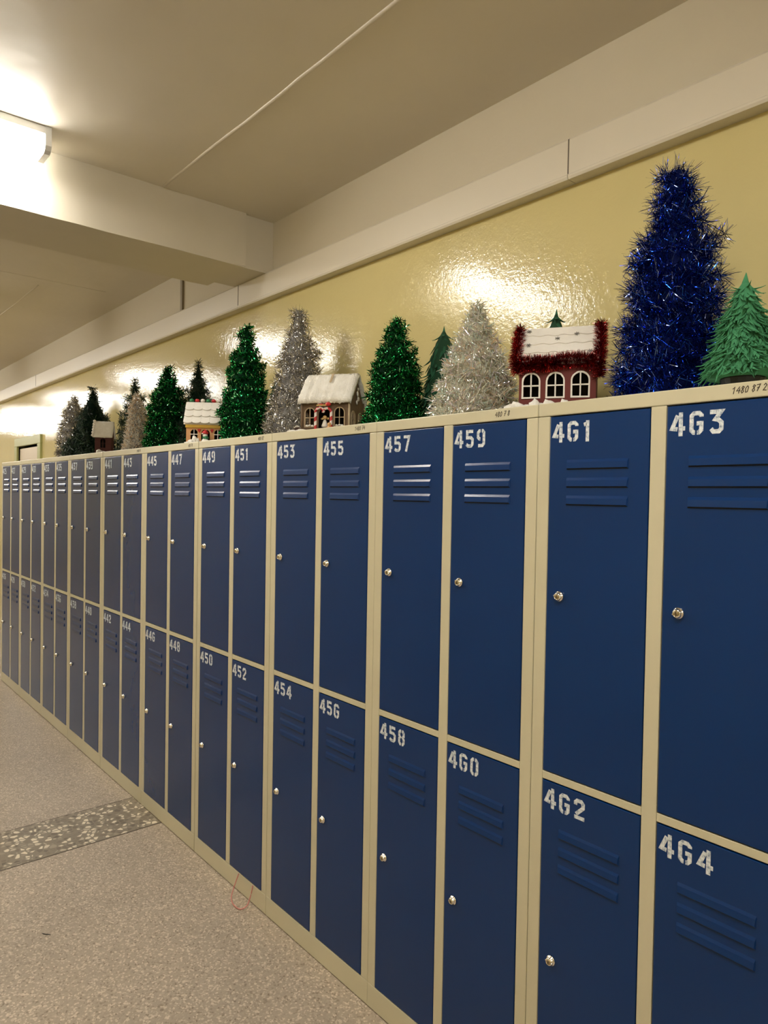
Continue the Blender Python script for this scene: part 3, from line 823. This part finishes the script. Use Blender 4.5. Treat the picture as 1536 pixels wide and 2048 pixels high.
def arch_frame(name, cx, zb, w, h, fw, y0, y1, mat, parent, muntin=True, wob=0.0, seed=0):
    bm = bmesh.new(); rnd = random.Random(seed)
    out = arch(cx, zb - fw, w + 2 * fw, h + 2 * fw); inn = arch(cx, zb, w, h)
    inn = [(p[0] + rnd.uniform(-wob, wob), p[1] + rnd.uniform(-wob, wob)) for p in inn]
    out = [(p[0] + rnd.uniform(-wob, wob), p[1] + rnd.uniform(-wob, wob)) for p in out]
    prism_holes(bm, out, [inn], y0, y1)
    if muntin:
        box(bm, cx - fw * 0.42, cx + fw * 0.42, y0 + 0.0004, y1, zb, zb + h)
        box(bm, cx - w / 2, cx + w / 2, y0 + 0.0004, y1, zb + h * 0.46, zb + h * 0.46 + fw * 0.84)
    return finish(name, bm, mat, parent)

def house_body(t, w, d, hw, hr, mat, windows, door=None, side_windows=()):
    """four walls with gables; windows: (cx, zb, w, h) cut in the front"""
    th = 0.004
    holes = [arch(*q) for q in windows]
    if door: holes.append(arch(*door))
    bm = bmesh.new()
    prism_holes(bm, [(-w / 2, 0), (w / 2, 0), (w / 2, hw), (-w / 2, hw)], holes, -d / 2, -d / 2 + th)
    prism_holes(bm, [(-w / 2, 0), (w / 2, 0), (w / 2, hw), (-w / 2, hw)], [], d / 2 - th, d / 2)
    finish('wall', bm, mat, t)
    for s in (-1, 1):
        bm = bmesh.new()
        sh = [arch(*q) for q in side_windows]
        prism_holes(bm, [(-d / 2 + th, 0), (d / 2 - th, 0), (d / 2 - th, hw - 0.002), (0, hr - 0.006), (-d / 2 + th, hw - 0.002)], sh, -th / 2, th / 2)
        finish('gable_wall', bm, mat, t, (s * (w / 2 - th / 2), 0, 0), (0, 0, PI / 2))
    bm = bmesh.new(); box(bm, -w / 2 + th, w / 2 - th, -d / 2 + th, d / 2 - th, 0.0, 0.003)
    box(bm, -w / 2 + th, w / 2 - th, d * 0.18, d * 0.2, 0.003, hw)  # dark backing paints the unlit inside behind the windows
    finish('interior', bm, M_INSIDE, t)

def roof_slab(bm, w, d, hw, hr, ov, th, sgn, nx=14, ny=8, wob=0.0, seed=0, col=0.0, wave=0.0):
    """one roof slope as a thick lumpy slab; ridge along x"""
    rnd = random.Random(seed)
    e = Vector((0, sgn * (d / 2 + ov), hw - ov * (hr - hw) / (d / 2))); r = Vector((0, 0, hr))
    nrm = Vector((0, sgn * (hr - hw), d / 2)).normalized()
    top, bot = [], []
    cols = [rnd.uniform(-col, col) for _ in range(nx + 1)]
    for j in range(ny + 1):
        f = j / ny; rt_, rb = [], []
        for i in range(nx + 1):
            x = -w / 2 - ov + (w + 2 * ov) * i / nx
            p = r.lerp(e, f); p = Vector((x, p.y, p.z))
            edge = min(i, nx - i) == 0 or j == ny
            q = p + nrm * (th * (0.45 if edge else 1.0) + rnd.uniform(-wob, wob) + cols[i] * (0.4 + 0.6 * f))
            if j == ny: q.z -= abs(rnd.uniform(0, wave)) ; q.y += sgn * rnd.uniform(-wave, wave) * 0.4
            if min(i, nx - i) == 0: q.x += rnd.uniform(-wob, wob)
            if j == 0: q.y = 0
            rt_.append(bm.verts.new(q)); rb.append(bm.verts.new(Vector((x, p.y, p.z + (0 if j else 0.0)))))
        top.append(rt_); bot.append(rb)
    for j in range(ny):
        for i in range(nx):
            bm.faces.new((top[j][i], top[j][i + 1], top[j + 1][i + 1], top[j + 1][i]))
            bm.faces.new((bot[j][i], bot[j + 1][i], bot[j + 1][i + 1], bot[j][i + 1]))
    for i in range(nx):
        bm.faces.new((top[ny][i], top[ny][i + 1], bot[ny][i + 1], bot[ny][i]))
        bm.faces.new((top[0][i + 1], top[0][i], bot[0][i], bot[0][i + 1]))
    for j in range(ny):
        bm.faces.new((top[j][0], top[j + 1][0], bot[j + 1][0], bot[j][0]))
        bm.faces.new((top[j + 1][nx], top[j][nx], bot[j][nx], bot[j + 1][nx]))

def on_roof(w, d, hw, hr, x, f, lift=0.0):
    p = Vector((0, 0, hr)).lerp(Vector((0, -d / 2, hw)), f)
    nrm = Vector((0, -(hr - hw), d / 2)).normalized()
    return Vector((x, p.y, p.z)) + nrm * lift, nrm

def scallop_rows(t, name, w, d, hw, hr, ov, rows, cols, th, mat, amp, seed=0, wavy=False):
    """overlapping scalloped tiles; each tile a part"""
    slope = math.atan2(hr - hw, d / 2); sl = math.hypot(hr - hw, d / 2) + ov
    tw = (w + 2 * ov) / cols; tl = sl / rows
    bm = bmesh.new(); pts = [(-tw / 2 * 0.99, tl * 0.35)]
    n = 8
    for i in range(n + 1):
        a = PI * i / n
        pts.append((-tw / 2 * 0.99 * math.cos(a), -tl * 0.72 - amp * math.sin(a)))
    pts.append((tw / 2 * 0.99, tl * 0.35))
    # local x across, z along slope (up), y outward thickness
    prism(bm, pts, -th, 0)
    me = bpy.data.meshes.new(name); bmesh.ops.recalc_face_normals(bm, faces=bm.faces); bm.to_mesh(me); bm.free(); me.materials.append(mat)
    rnd = random.Random(seed)
    for r in range(rows - 1, -1, -1):
        for c in range(cols):
            s = (r + 0.5) * tl - tl * 0.12
            x = -w / 2 - ov + (c + 0.5) * tw
            y = -s * math.cos(slope); z = hr - s * math.sin(slope)
            o = link_mesh(name, me, t)
            nrm = Vector((0, -math.sin(slope), math.cos(slope))); upv = Vector((0, math.cos(slope), math.sin(slope)))
            upv = (upv - nrm * 0.10 * 0 ).normalized()
            # tilt each tile so its lower edge stands proud
            ang = 0.15 + rnd.uniform(-0.01, 0.01)
            R_ = Matrix.Rotation(-ang, 3, 'X')
            upt = R_ @ upv; nt = R_ @ nrm; xx = Vector((1, 0, 0))
            back = -nt
            p = Vector((x, y, z)) + nrm * (0.0085)
            o.matrix_local = Matrix(((xx.x, back.x, upt.x, p.x), (xx.y, back.y, upt.y, p.y), (xx.z, back.z, upt.z, p.z), (0, 0, 0, 1)))

def cotton(name, label, cat, pts, mat=M_SNOW, loc=(0, 0, LOCKER_H), rz=0.0, sub=2):
    bm = bmesh.new()
    for i, (x, y, r, h) in enumerate(pts):
        blob(bm, (x, y, h * 0.5), 1.0, (r, r * 0.8, h * 0.62), seed=i * 7 + 3, amp=0.16, sub=sub)
    for v in bm.verts:
        v.co.z = max(v.co.z, 0.0)
    o = finish(name, bm, mat, None, loc, (0, 0, rz), smooth=True)
    return tag(o, label, cat)

# --- red house
RX, RY, RR = -0.103, 0.225, math.radians(31)
W_, D_, HW, HR = 0.196, 0.135, 0.134, 0.234
t = thing('toy_house', 'red-brown toy house with three white arched windows and red tinsel under its roof', 'toy house', (RX, RY, LOCKER_H), RR, 'miniature winter houses on the lockers')
wins = [(-0.0665, 0.043, 0.040, 0.060), (-0.004, 0.043, 0.040, 0.060), (0.059, 0.043, 0.040, 0.060)]
house_body(t, W_, D_, HW, HR, M_REDCLAY, wins)
for i, q in enumerate(wins):
    arch_frame('window_frame', *q, 0.0042, -D_ / 2 - 0.0028, -D_ / 2 + 0.0005, M_ICING, t, wob=0.0005, seed=i)
bm = bmesh.new()
for s in (-1, 1): roof_slab(bm, W_, D_, HW, HR, 0.006, 0.006, s)
finish('roof', bm, M_ICING, t)
sl = math.hypot(HR - HW, D_ / 2)
for r in range(4):     # wavy-edged icing courses, lowest first
    bm = bmesh.new(); s1 = (r + 1) / 4 * (sl + 0.004); s0 = s1 - sl / 4 - 0.006; n = 44
    ct, st = (D_ / 2) / sl, (HR - HW) / sl
    nr = Vector((0, -st, ct))
    rowv = []
    for i in range(n + 1):
        x = -W_ / 2 - 0.006 + (W_ + 0.012) * i / n
        lo = s1 + 0.0022 * math.sin(i / n * 2 * PI * 5 + r * 1.7)
        hi = max(0.0, s0)
        base = lambda s, l: Vector((x, -s * ct, HR - s * st)) + nr * l
        rowv.append([bm.verts.new(base(hi, 0.0062)), bm.verts.new(base(lo, 0.0092)), bm.verts.new(base(lo, 0.0058))])
    for a, b in zip(rowv, rowv[1:]):
        bm.faces.new((a[0], b[0], b[1], a[1])); bm.faces.new((a[1], b[1], b[2], a[2]))
    finish('icing_course', bm, M_ICING, t)
def star(bm, c, nrm, R_, rot):
    nrm = nrm.normalized(); u = nrm.orthogonal().normalized(); v = nrm.cross(u)
    for k in range(3):
        a = rot + k * PI / 3; dv = (u * math.cos(a) + v * math.sin(a)); pv = nrm.cross(dv)
        q = [c + dv * R_ + pv * 0.0008, c + dv * R_ - pv * 0.0008, c - dv * R_ - pv * 0.0008, c - dv * R_ + pv * 0.0008]
        a4 = [bm.verts.new(x) for x in q]; b4 = [bm.verts.new(x + nrm * 0.0012) for x in q]
        bm.faces.new(b4); bm.faces.new(a4[::-1])
        for i in range(4): bm.faces.new((a4[i], a4[(i + 1) % 4], b4[(i + 1) % 4], b4[i]))
for i, (x, f) in enumerate(((-0.080, 0.12), (-0.078, 0.55), (-0.004, 0.38), (0.045, 0.26), (0.082, 0.80))):
    bm = bmesh.new(); c, nr = on_roof(W_, D_, HW, HR, x, f, 0.0095)
    star(bm, c, nr, 0.0065, 0.3 * i); blob(bm, c + nr * 0.0008, 0.0026, (1, 1, 0.5), seed=i, sub=1)
    finish('snowflake', bm, M_STAR, t)
def roofpt(x, s, lift=0.006):
    ct, st = (D_ / 2) / sl, (HR - HW) / sl
    return (x, -s * ct - st * lift, HR - s * st + ct * lift)
ed = W_ / 2 + 0.008
pathL = [roofpt(-ed, -0.006), roofpt(-ed, sl * 0.5), roofpt(-ed - 0.002, sl * 1.02), (-ed + 0.006, -D_ / 2 - 0.012, HW - 0.030)]
pathE = [roofpt(-ed, sl), roofpt(-0.05, sl * 1.03), roofpt(-0.02, sl * 1.05), roofpt(0.02, sl * 0.96), roofpt(0.05, sl * 0.96), roofpt(ed - 0.01, sl * 1.05)]
pathE2 = [(p[0], p[1] - 0.002, p[2] - 0.010) for p in pathE]
pathR = [roofpt(ed, -0.010), roofpt(ed, sl * 0.5), roofpt(ed, sl * 1.0), (ed, -D_ / 2 - 0.010, HW - 0.045)]
Cs, Ts = path_samples([pathL, pathE, pathE2, pathR, pathL, pathR, pathE, pathE2], 12000)
g = link_mesh('tinsel_trim', strips_mesh('tinsel_trim', Cs, Ts, 0.0185, 0.0011, M_T_RED), t); g['kind'] = 'stuff'; g['label'] = 'red tinsel along the eaves and gables'
cotton('snow_drift', 'white cotton snow heaped along the front of the red house', 'cotton snow',
       [(-0.118, -0.075, 0.020, 0.022), (-0.100, -0.090, 0.018, 0.026), (-0.078, -0.085, 0.020, 0.020), (-0.055, -0.086, 0.016, 0.030), (-0.040, -0.085, 0.015, 0.022), (-0.018, -0.086, 0.018, 0.030),
        (0.000, -0.085, 0.016, 0.018), (0.022, -0.085, 0.014, 0.030), (0.045, -0.085, 0.018, 0.020), (0.068, -0.085, 0.016, 0.016)], loc=(RX, RY, LOCKER_H), rz=RR)

# --- brown cottage with cotton roof
BX, BY, BR = -1.080, 0.190, math.radians(31)
W_, D_, HW, HR = 0.186, 0.145, 0.124, 0.216
t = thing('toy_house', 'brown toy cottage with thick fluffy snow roof and candy cane doorway', 'toy house', (BX, BY, LOCKER_H), BR, 'miniature winter houses on the lockers')
wins = [(-0.060, 0.026, 0.036, 0.066), (0.056, 0.026, 0.036, 0.066)]
house_body(t, W_, D_, HW, HR, M_BROWN, wins, door=(-0.004, 0.004, 0.046, 0.086), side_windows=[(-0.035, 0.026, 0.030, 0.056), (0.035, 0.026, 0.030, 0.056)])
for i, q in enumerate(wins):
    arch_frame('window_frame', *q, 0.0030, -D_ / 2 - 0.003, -D_ / 2 + 0.0005, M_BROWN_L, t, seed=i)
for q in wins:
    bm = bmesh.new()
    for i in range(3): blob(bm, (q[0] - 0.011 + i * 0.011, -D_ / 2 - 0.002, q[1] + 0.002 + 0.002 * (i % 2)), 0.0055, (1.2, 0.7, 0.75), i, 0.15, 1)
    finish('sill_snow', bm, M_SNOW, t, smooth=True)
for i, y in enumerate((-0.035, 0.035)):
    f = arch_frame('window_frame', 0, 0.026, 0.030, 0.056, 0.0030, -0.0015, 0.0015, M_BROWN_L, t, seed=i)
    f.location = (W_ / 2 + 0.001, y, 0); f.rotation_euler = (0, 0, PI / 2)
for sx in (-1, 1):
    for sy in (-1, 1):
        bm = bmesh.new(); tube(bm, [(sx * W_ / 2, sy * D_ / 2, 0), (sx * W_ / 2, sy * D_ / 2, HW)], 0.0045, 8)
        finish('corner_post', bm, M_BROWN_L if sx > 0 and sy < 0 else M_BROWN, t, smooth=True)
bm = bmesh.new()
for s in (-1, 1): roof_slab(bm, W_, D_, HW, HR, 0.012, 0.017, s, 30, 12, wob=0.0020, seed=6 + s, wave=0.012, col=0.0036)
bmesh.ops.remove_doubles(bm, verts=bm.verts, dist=0.0006)
rf = finish('snow_roof', bm, M_SNOW, t, smooth=True)
rf['label'] = 'fluffy cotton wool snow'
bm = bmesh.new(); box(bm, 0.004, 0.012, -0.001, 0.001, -0.045, 0.0); fr = finish('roof_seam', bm, M_BROWN_L, t)
p, nr = on_roof(W_, D_, HW, HR, 0.008, 0.05, 0.0215); fr.location = (p.x - 0.008, p.y, p.z); fr.rotation_euler = (-math.atan2(D_ / 2, HR - HW), 0, 0)
bm = bmesh.new()
for i, (yy, zz, r) in enumerate(((0.0, 0.150, 0.009), (0.008, 0.132, 0.010), (-0.006, 0.118, 0.008), (0.004, 0.168, 0.006))):
    blob(bm, (W_ / 2 + 0.004, yy, zz), r, (0.4, 1, 1.2), seed=i, sub=1)
finish('gable_snow', bm, M_SNOW, t, smooth=True)
cotton('snow_drift', 'white snow patch at the left foot of the brown cottage', 'cotton snow',
       [(-0.115, -0.100, 0.026, 0.010), (-0.085, -0.095, 0.026, 0.014), (-0.055, -0.092, 0.020, 0.012), (-0.030, -0.090, 0.014, 0.010), (0.010, -0.094, 0.014, 0.016), (0.05, -0.09, 0.02, 0.010), (0.085, -0.09, 0.018, 0.010)],
       loc=(BX, BY, LOCKER_H), rz=BR)
def loc_of(cx, cy, r, x, y):
    return (cx + x * math.cos(r) - y * math.sin(r), cy + x * math.sin(r) + y * math.cos(r))
def cane(label, x, y, rz, flip, H=0.092, r=0.016, tr=0.0048):
    pts = [(0, 0, z) for z in np.linspace(0, H - r, 8)]
    for k in range(1, 11):
        a = PI * k / 10
        pts.append((flip * (r - r * math.cos(a)), 0, H - r + r * math.sin(a)))
    bm = bmesh.new(); tube(bm, pts, tr, 10, uv=True)
    o = finish('candy_cane', bm, M_CANE, None, (x, y, LOCKER_H), (0, 0, rz), smooth=True)
    return tag(o, label, 'candy cane', 'candy canes framing the cottage door')
x, y = loc_of(BX, BY, BR, -0.033, -0.0845); cane('left red and white candy cane at the brown cottage door', x, y, BR, 1)
x, y = loc_of(BX, BY, BR, 0.028, -0.0845); cane('right red and white candy cane at the brown cottage door', x, y, BR, -1, 0.090)
x, y = loc_of(BX, BY, BR, 0.004, -0.092)
t = thing('ribbon_bow', 'red bow with gold ribbon above the brown cottage door', 'bow', (x, y, LOCKER_H + 0.101), BR)
bm = bmesh.new(); blob(bm, (0.014, 0, 0.002), 0.010, (1.2, 0.5, 0.7), 3, 0.1); blob(bm, (-0.012, 0, 0), 0.009, (1.3, 0.5, 0.5), 4, 0.1); finish('loops', bm, M_CRED, t, smooth=True)
boxobj('gold_band', (-0.028, 0.010, -0.0065, -0.0045, -0.004, 0.0005), M_GOLD, t)
# angel figure in the doorway
x, y = loc_of(BX, BY, BR, -0.004, -0.066)
t = thing('angel_figurine', 'tiny angel figurine in white dress standing in the cottage doorway', 'figurine', (x, y, LOCKER_H + 0.003), BR)
boxobj('pedestal', (-0.012, 0.012, -0.006, 0.008, 0.0, 0.0125), M_SNOW, t, bev=0.002)
bm = bmesh.new(); lathe(bm, [(0.011, 0.008), (0.0125, 0.012), (0.007, 0.028), (0.0035, 0.036)], 12); finish('dress', bm, M_WHITE, t, (0, 0, 0.012), smooth=True)
bm = bmesh.new(); blob(bm, (0, 0, 0.044), 0.0075, (1, 1, 1), 1, 0.03); finish('head', bm, M_SKIN, t, (0, 0, 0.012), smooth=True)
bm = bmesh.new(); blob(bm, (-0.011, 0.003, 0.040), 0.007, (1, 0.3, 0.8), 1, 0.1, 1); blob(bm, (0.011, 0.003, 0.040), 0.007, (1, 0.3, 0.8), 2, 0.1, 1); finish('wings', bm, M_GOLD, t, (0, 0, 0.012), smooth=True)
bm = bmesh.new(); tube(bm, [(-0.003, 0, 0), (-0.003, 0, 0.01)], 0.002, 6); tube(bm, [(0.003, 0, 0), (0.003, 0, 0.01)], 0.002, 6); finish('legs', bm, M_WHITE, t, (0, 0, 0.012))
# gingerbread man
x, y = loc_of(BX, BY, BR, 0.028, -0.100)
t = thing('gingerbread_figurine', 'small ginger biscuit figurine at the foot of the right candy cane', 'figurine', (x, y, LOCKER_H), BR)
bm = bmesh.new(); blob(bm, (0, 0, 0.014), 0.010, (0.9, 0.7, 1.3), 1, 0.05); blob(bm, (0, 0, 0.030), 0.0078, (1, 0.8, 0.9), 2, 0.03)
blob(bm, (-0.009, 0, 0.018), 0.004, (1.2, 0.8, 0.8), 2, 0.03, 1); blob(bm, (0.009, 0, 0.018), 0.004, (1.2, 0.8, 0.8), 2, 0.03, 1)
for v in bm.verts: v.co.z = max(0, v.co.z)
finish('body', bm, M_GINGER, t, smooth=True)
# pine cone dusted with snow
x, y = loc_of(BX, BY, BR, -0.098, -0.100)
t = thing('pine_cone', 'small snow-dusted pine cone left of the brown cottage', 'pine cone', (x, y, LOCKER_H + 0.008), 0.4)
bm = bmesh.new(); blob(bm, (0, 0, 0.008), 0.011, (1, 0.8, 0.8), 3, 0.02); finish('core', bm, M_CONE, t)
bm = bmesh.new(); bw = bmesh.new()
for k in range(40):
    a = k * 2.4; z = -0.8 + 1.6 * (k + .5) / 40; rr = math.sqrt(1 - z * z)
    c = Vector((0.011 * z, 0.010 * rr * math.cos(a), 0.008 + 0.010 * rr * math.sin(a)))
    blob(bw if (math.sin(a) > 0.3) else bm, c, 0.0032, (0.7, 1, 0.7), k, 0.1, 1)
finish('scales', bm, M_CONE, t)['kind'] = 'stuff'; finish('snowy_scales', bw, M_SNOW, t)['kind'] = 'stuff'

# --- tan gingerbread house
TX, TY_, TR = -2.015, 0.150, math.radians(54)
W_, D_, HW, HR = 0.175, 0.120, 0.106, 0.196
t = thing('toy_house', 'tan gingerbread house with white scalloped roof and candy balls on its ridge', 'toy house', (TX, TY_, LOCKER_H), TR, 'miniature winter houses on the lockers')
wins = [(-0.052, 0.024, 0.032, 0.046), (0.056, 0.024, 0.032, 0.046)]
house_body(t, W_, D_, HW, HR, M_TAN, wins, door=(0.0, 0.004, 0.040, 0.066))
for i, q in enumerate(wins):
    bm = bmesh.new(); cx, zb, ww, hh = q
    box(bm, cx - 0.0015, cx + 0.0015, -D_ / 2 - 0.001, -D_ / 2 + 0.001, zb, zb + hh); box(bm, cx - ww / 2 - 0.002, cx + ww / 2 + 0.002, -D_ / 2 - 0.001, -D_ / 2 + 0.001, zb + 0.022, zb + 0.025)
    finish('window_bars', bm, M_CWHITE, t)
bm = bmesh.new()
for s in (-1, 1): roof_slab(bm, W_, D_, HW, HR, 0.010, 0.0055, s)
finish('roof', bm, M_ICING, t)
scallop_rows(t, 'roof_tile', W_, D_, HW, HR, 0.010, 3, 5, 0.0045, M_ICING, 0.010, 3)
boxobj('yellow_trim', (-W_ / 2 - 0.003, W_ / 2 + 0.003, -D_ / 2 - 0.007, -D_ / 2 + 0.002, HW - 0.029, HW - 0.014), M_YELLOW, t, bev=0.0015)
for i in range(7):
    m = (M_CGREEN, M_CRED, M_CWHITE)[i % 3]
    bm = bmesh.new(); blob(bm, (-0.075 + i * 0.0255, 0, HR + 0.014), 0.0095, (1.15, 1, 0.95), i, 0.05); finish('candy_ball', bm, m, t, smooth=True)
for i, xx in enumerate((-0.028, 0.030)):
    bm = bmesh.new(); blob(bm, (xx - 0.003, -D_ / 2 - 0.002, 0.068), 0.0048, (1, 0.5, 1), 1, 0.02, 1); blob(bm, (xx + 0.003, -D_ / 2 - 0.002, 0.068), 0.0048, (1, 0.5, 1), 1, 0.02, 1); blob(bm, (xx, -D_ / 2 - 0.002, 0.062), 0.0048, (1, 0.5, 1.2), 1, 0.02, 1)
    finish('icing_heart', bm, M_CRED, t, smooth=True)
x, y = loc_of(TX, TY_, TR, 0.002, -0.080)
t = thing('snowman_figurine', 'tiny white snowman in red hat and green scarf at the tan house door', 'figurine', (x, y, LOCKER_H), TR)
bm = bmesh.new(); blob(bm, (0, 0, 0.014), 0.0165, (1, 0.9, 0.9), 1, 0.02); blob(bm, (0, 0, 0.042), 0.0115, (1, 1, 1), 1, 0.02)
for v in bm.verts: v.co.z = max(0, v.co.z)
finish('body', bm, M_WHITE, t, smooth=True)
bm = bmesh.new(); blob(bm, (0.002, 0, 0.031), 0.0145, (1, 0.95, 0.62), 1, 0.05); finish('scarf', bm, M_CGREEN, t, smooth=True)
bm = bmesh.new(); blob(bm, (0.0, 0, 0.053), 0.0155, (1, 0.9, 0.62), 1, 0.05); blob(bm, (0.002, -0.002, 0.062), 0.008, (1, 0.9, 0.9), 1, 0.05); finish('hat', bm, M_CRED, t, smooth=True)
bm = bmesh.new(); blob(bm, (0.004, -0.003, 0.066), 0.0042, (1.2, 1, 0.8), 1, 0.1, 1); blob(bm, (-0.010, -0.009, 0.049), 0.0042, (1.4, 1, 0.8), 1, 0.1, 1); finish('pompom', bm, M_WHITE, t, smooth=True)
cotton('snow_drift', 'white snow mound under the left window of the tan house', 'cotton snow',
       [(-0.062, -0.078, 0.016, 0.020), (-0.046, -0.076, 0.014, 0.034), (-0.034, -0.076, 0.011, 0.026), (-0.080, -0.078, 0.014, 0.010), (0.040, -0.075, 0.014, 0.020), (0.055, -0.075, 0.016, 0.014)], loc=(TX, TY_, LOCKER_H), rz=TR)

# --- small dark red house far left
SX, SY, SR = -3.31, 0.115, math.radians(60)
W_, D_, HW, HR = 0.092, 0.090, 0.118, 0.198
t = thing('toy_house', 'small dark red toy house with lumpy cream snow roof farthest left', 'toy house', (SX, SY, LOCKER_H), SR, 'miniature winter houses on the lockers')
house_body(t, W_, D_, HW, HR, M_DKRED, [(0.0, 0.040, 0.030, 0.055)])
arch_frame('window_frame', 0.0, 0.040, 0.030, 0.055, 0.002, -D_ / 2 - 0.002, -D_ / 2 + 0.0005, M_DKRED, t)
bm = bmesh.new()
for s in (-1, 1): roof_slab(bm, W_, D_, HW, HR, 0.010, 0.009, s, 12, 8, wob=0.0012, seed=4 + s, wave=0.004)
finish('snow_roof', bm, M_SNOW, t, smooth=True)
bm = bmesh.new()
for i in range(6):
    f = i / 5; p, nr = on_roof(W_, D_, HW, HR, -W_ / 2 - 0.010, f * 1.1, 0.006); blob(bm, p, 0.0095, (1, 1, 1), i, 0.1)
finish('scalloped_edge', bm, M_ICING, t, smooth=True)
cotton('snow_drift', 'round white snow lump at the foot of the farthest small house', 'cotton snow', [(-0.02, -0.062, 0.016, 0.026), (0.004, -0.062, 0.018, 0.018)], loc=(SX, SY, LOCKER_H), rz=SR)

# ------------------------------------------------------------------ small things on the floor
pts = []
ctrl = [(-1.392, -0.006, 0.078), (-1.400, -0.018, 0.035), (-1.385, -0.040, 0.006), (-1.352, -0.056, 0.004), (-1.318, -0.062, 0.004), (-1.288, -0.056, 0.004), (-1.283, -0.030, 0.010), (-1.290, -0.010, 0.04), (-1.283, -0.006, 0.078)]
for i in range(len(ctrl) - 1):
    p0, p1, p2, p3 = (Vector(ctrl[max(0, min(len(ctrl) - 1, i + k))]) for k in (-1, 0, 1, 2))
    for s in range(6):
        u = s / 6
        pts.append(0.5 * ((2 * p1) + (-p0 + p2) * u + (2 * p0 - 5 * p1 + 4 * p2 - p3) * u * u + (-p0 + 3 * p1 - 3 * p2 + p3) * u ** 3))
pts.append(Vector(ctrl[-1]))
bm = bmesh.new(); tube(bm, pts, 0.0022, 8)
tag(finish('cord_loop', bm, M_PINK, smooth=True), 'pale pink cord loop hanging from under door 452 onto the floor', 'cord')
bm = bmesh.new(); tube(bm, [(-1.606 + 0.007 * k, -0.670 + 0.0055 * k - 0.004 * math.sin(k * 0.78), 0.0015) for k in range(5)], [0.0006, 0.0014, 0.0016, 0.0014, 0.0006], 6)
SCRAP = finish('dark_scrap', bm, M_POT, smooth=True)
tag(SCRAP, 'tiny curled black scrap lying on the terrazzo floor', 'litter')
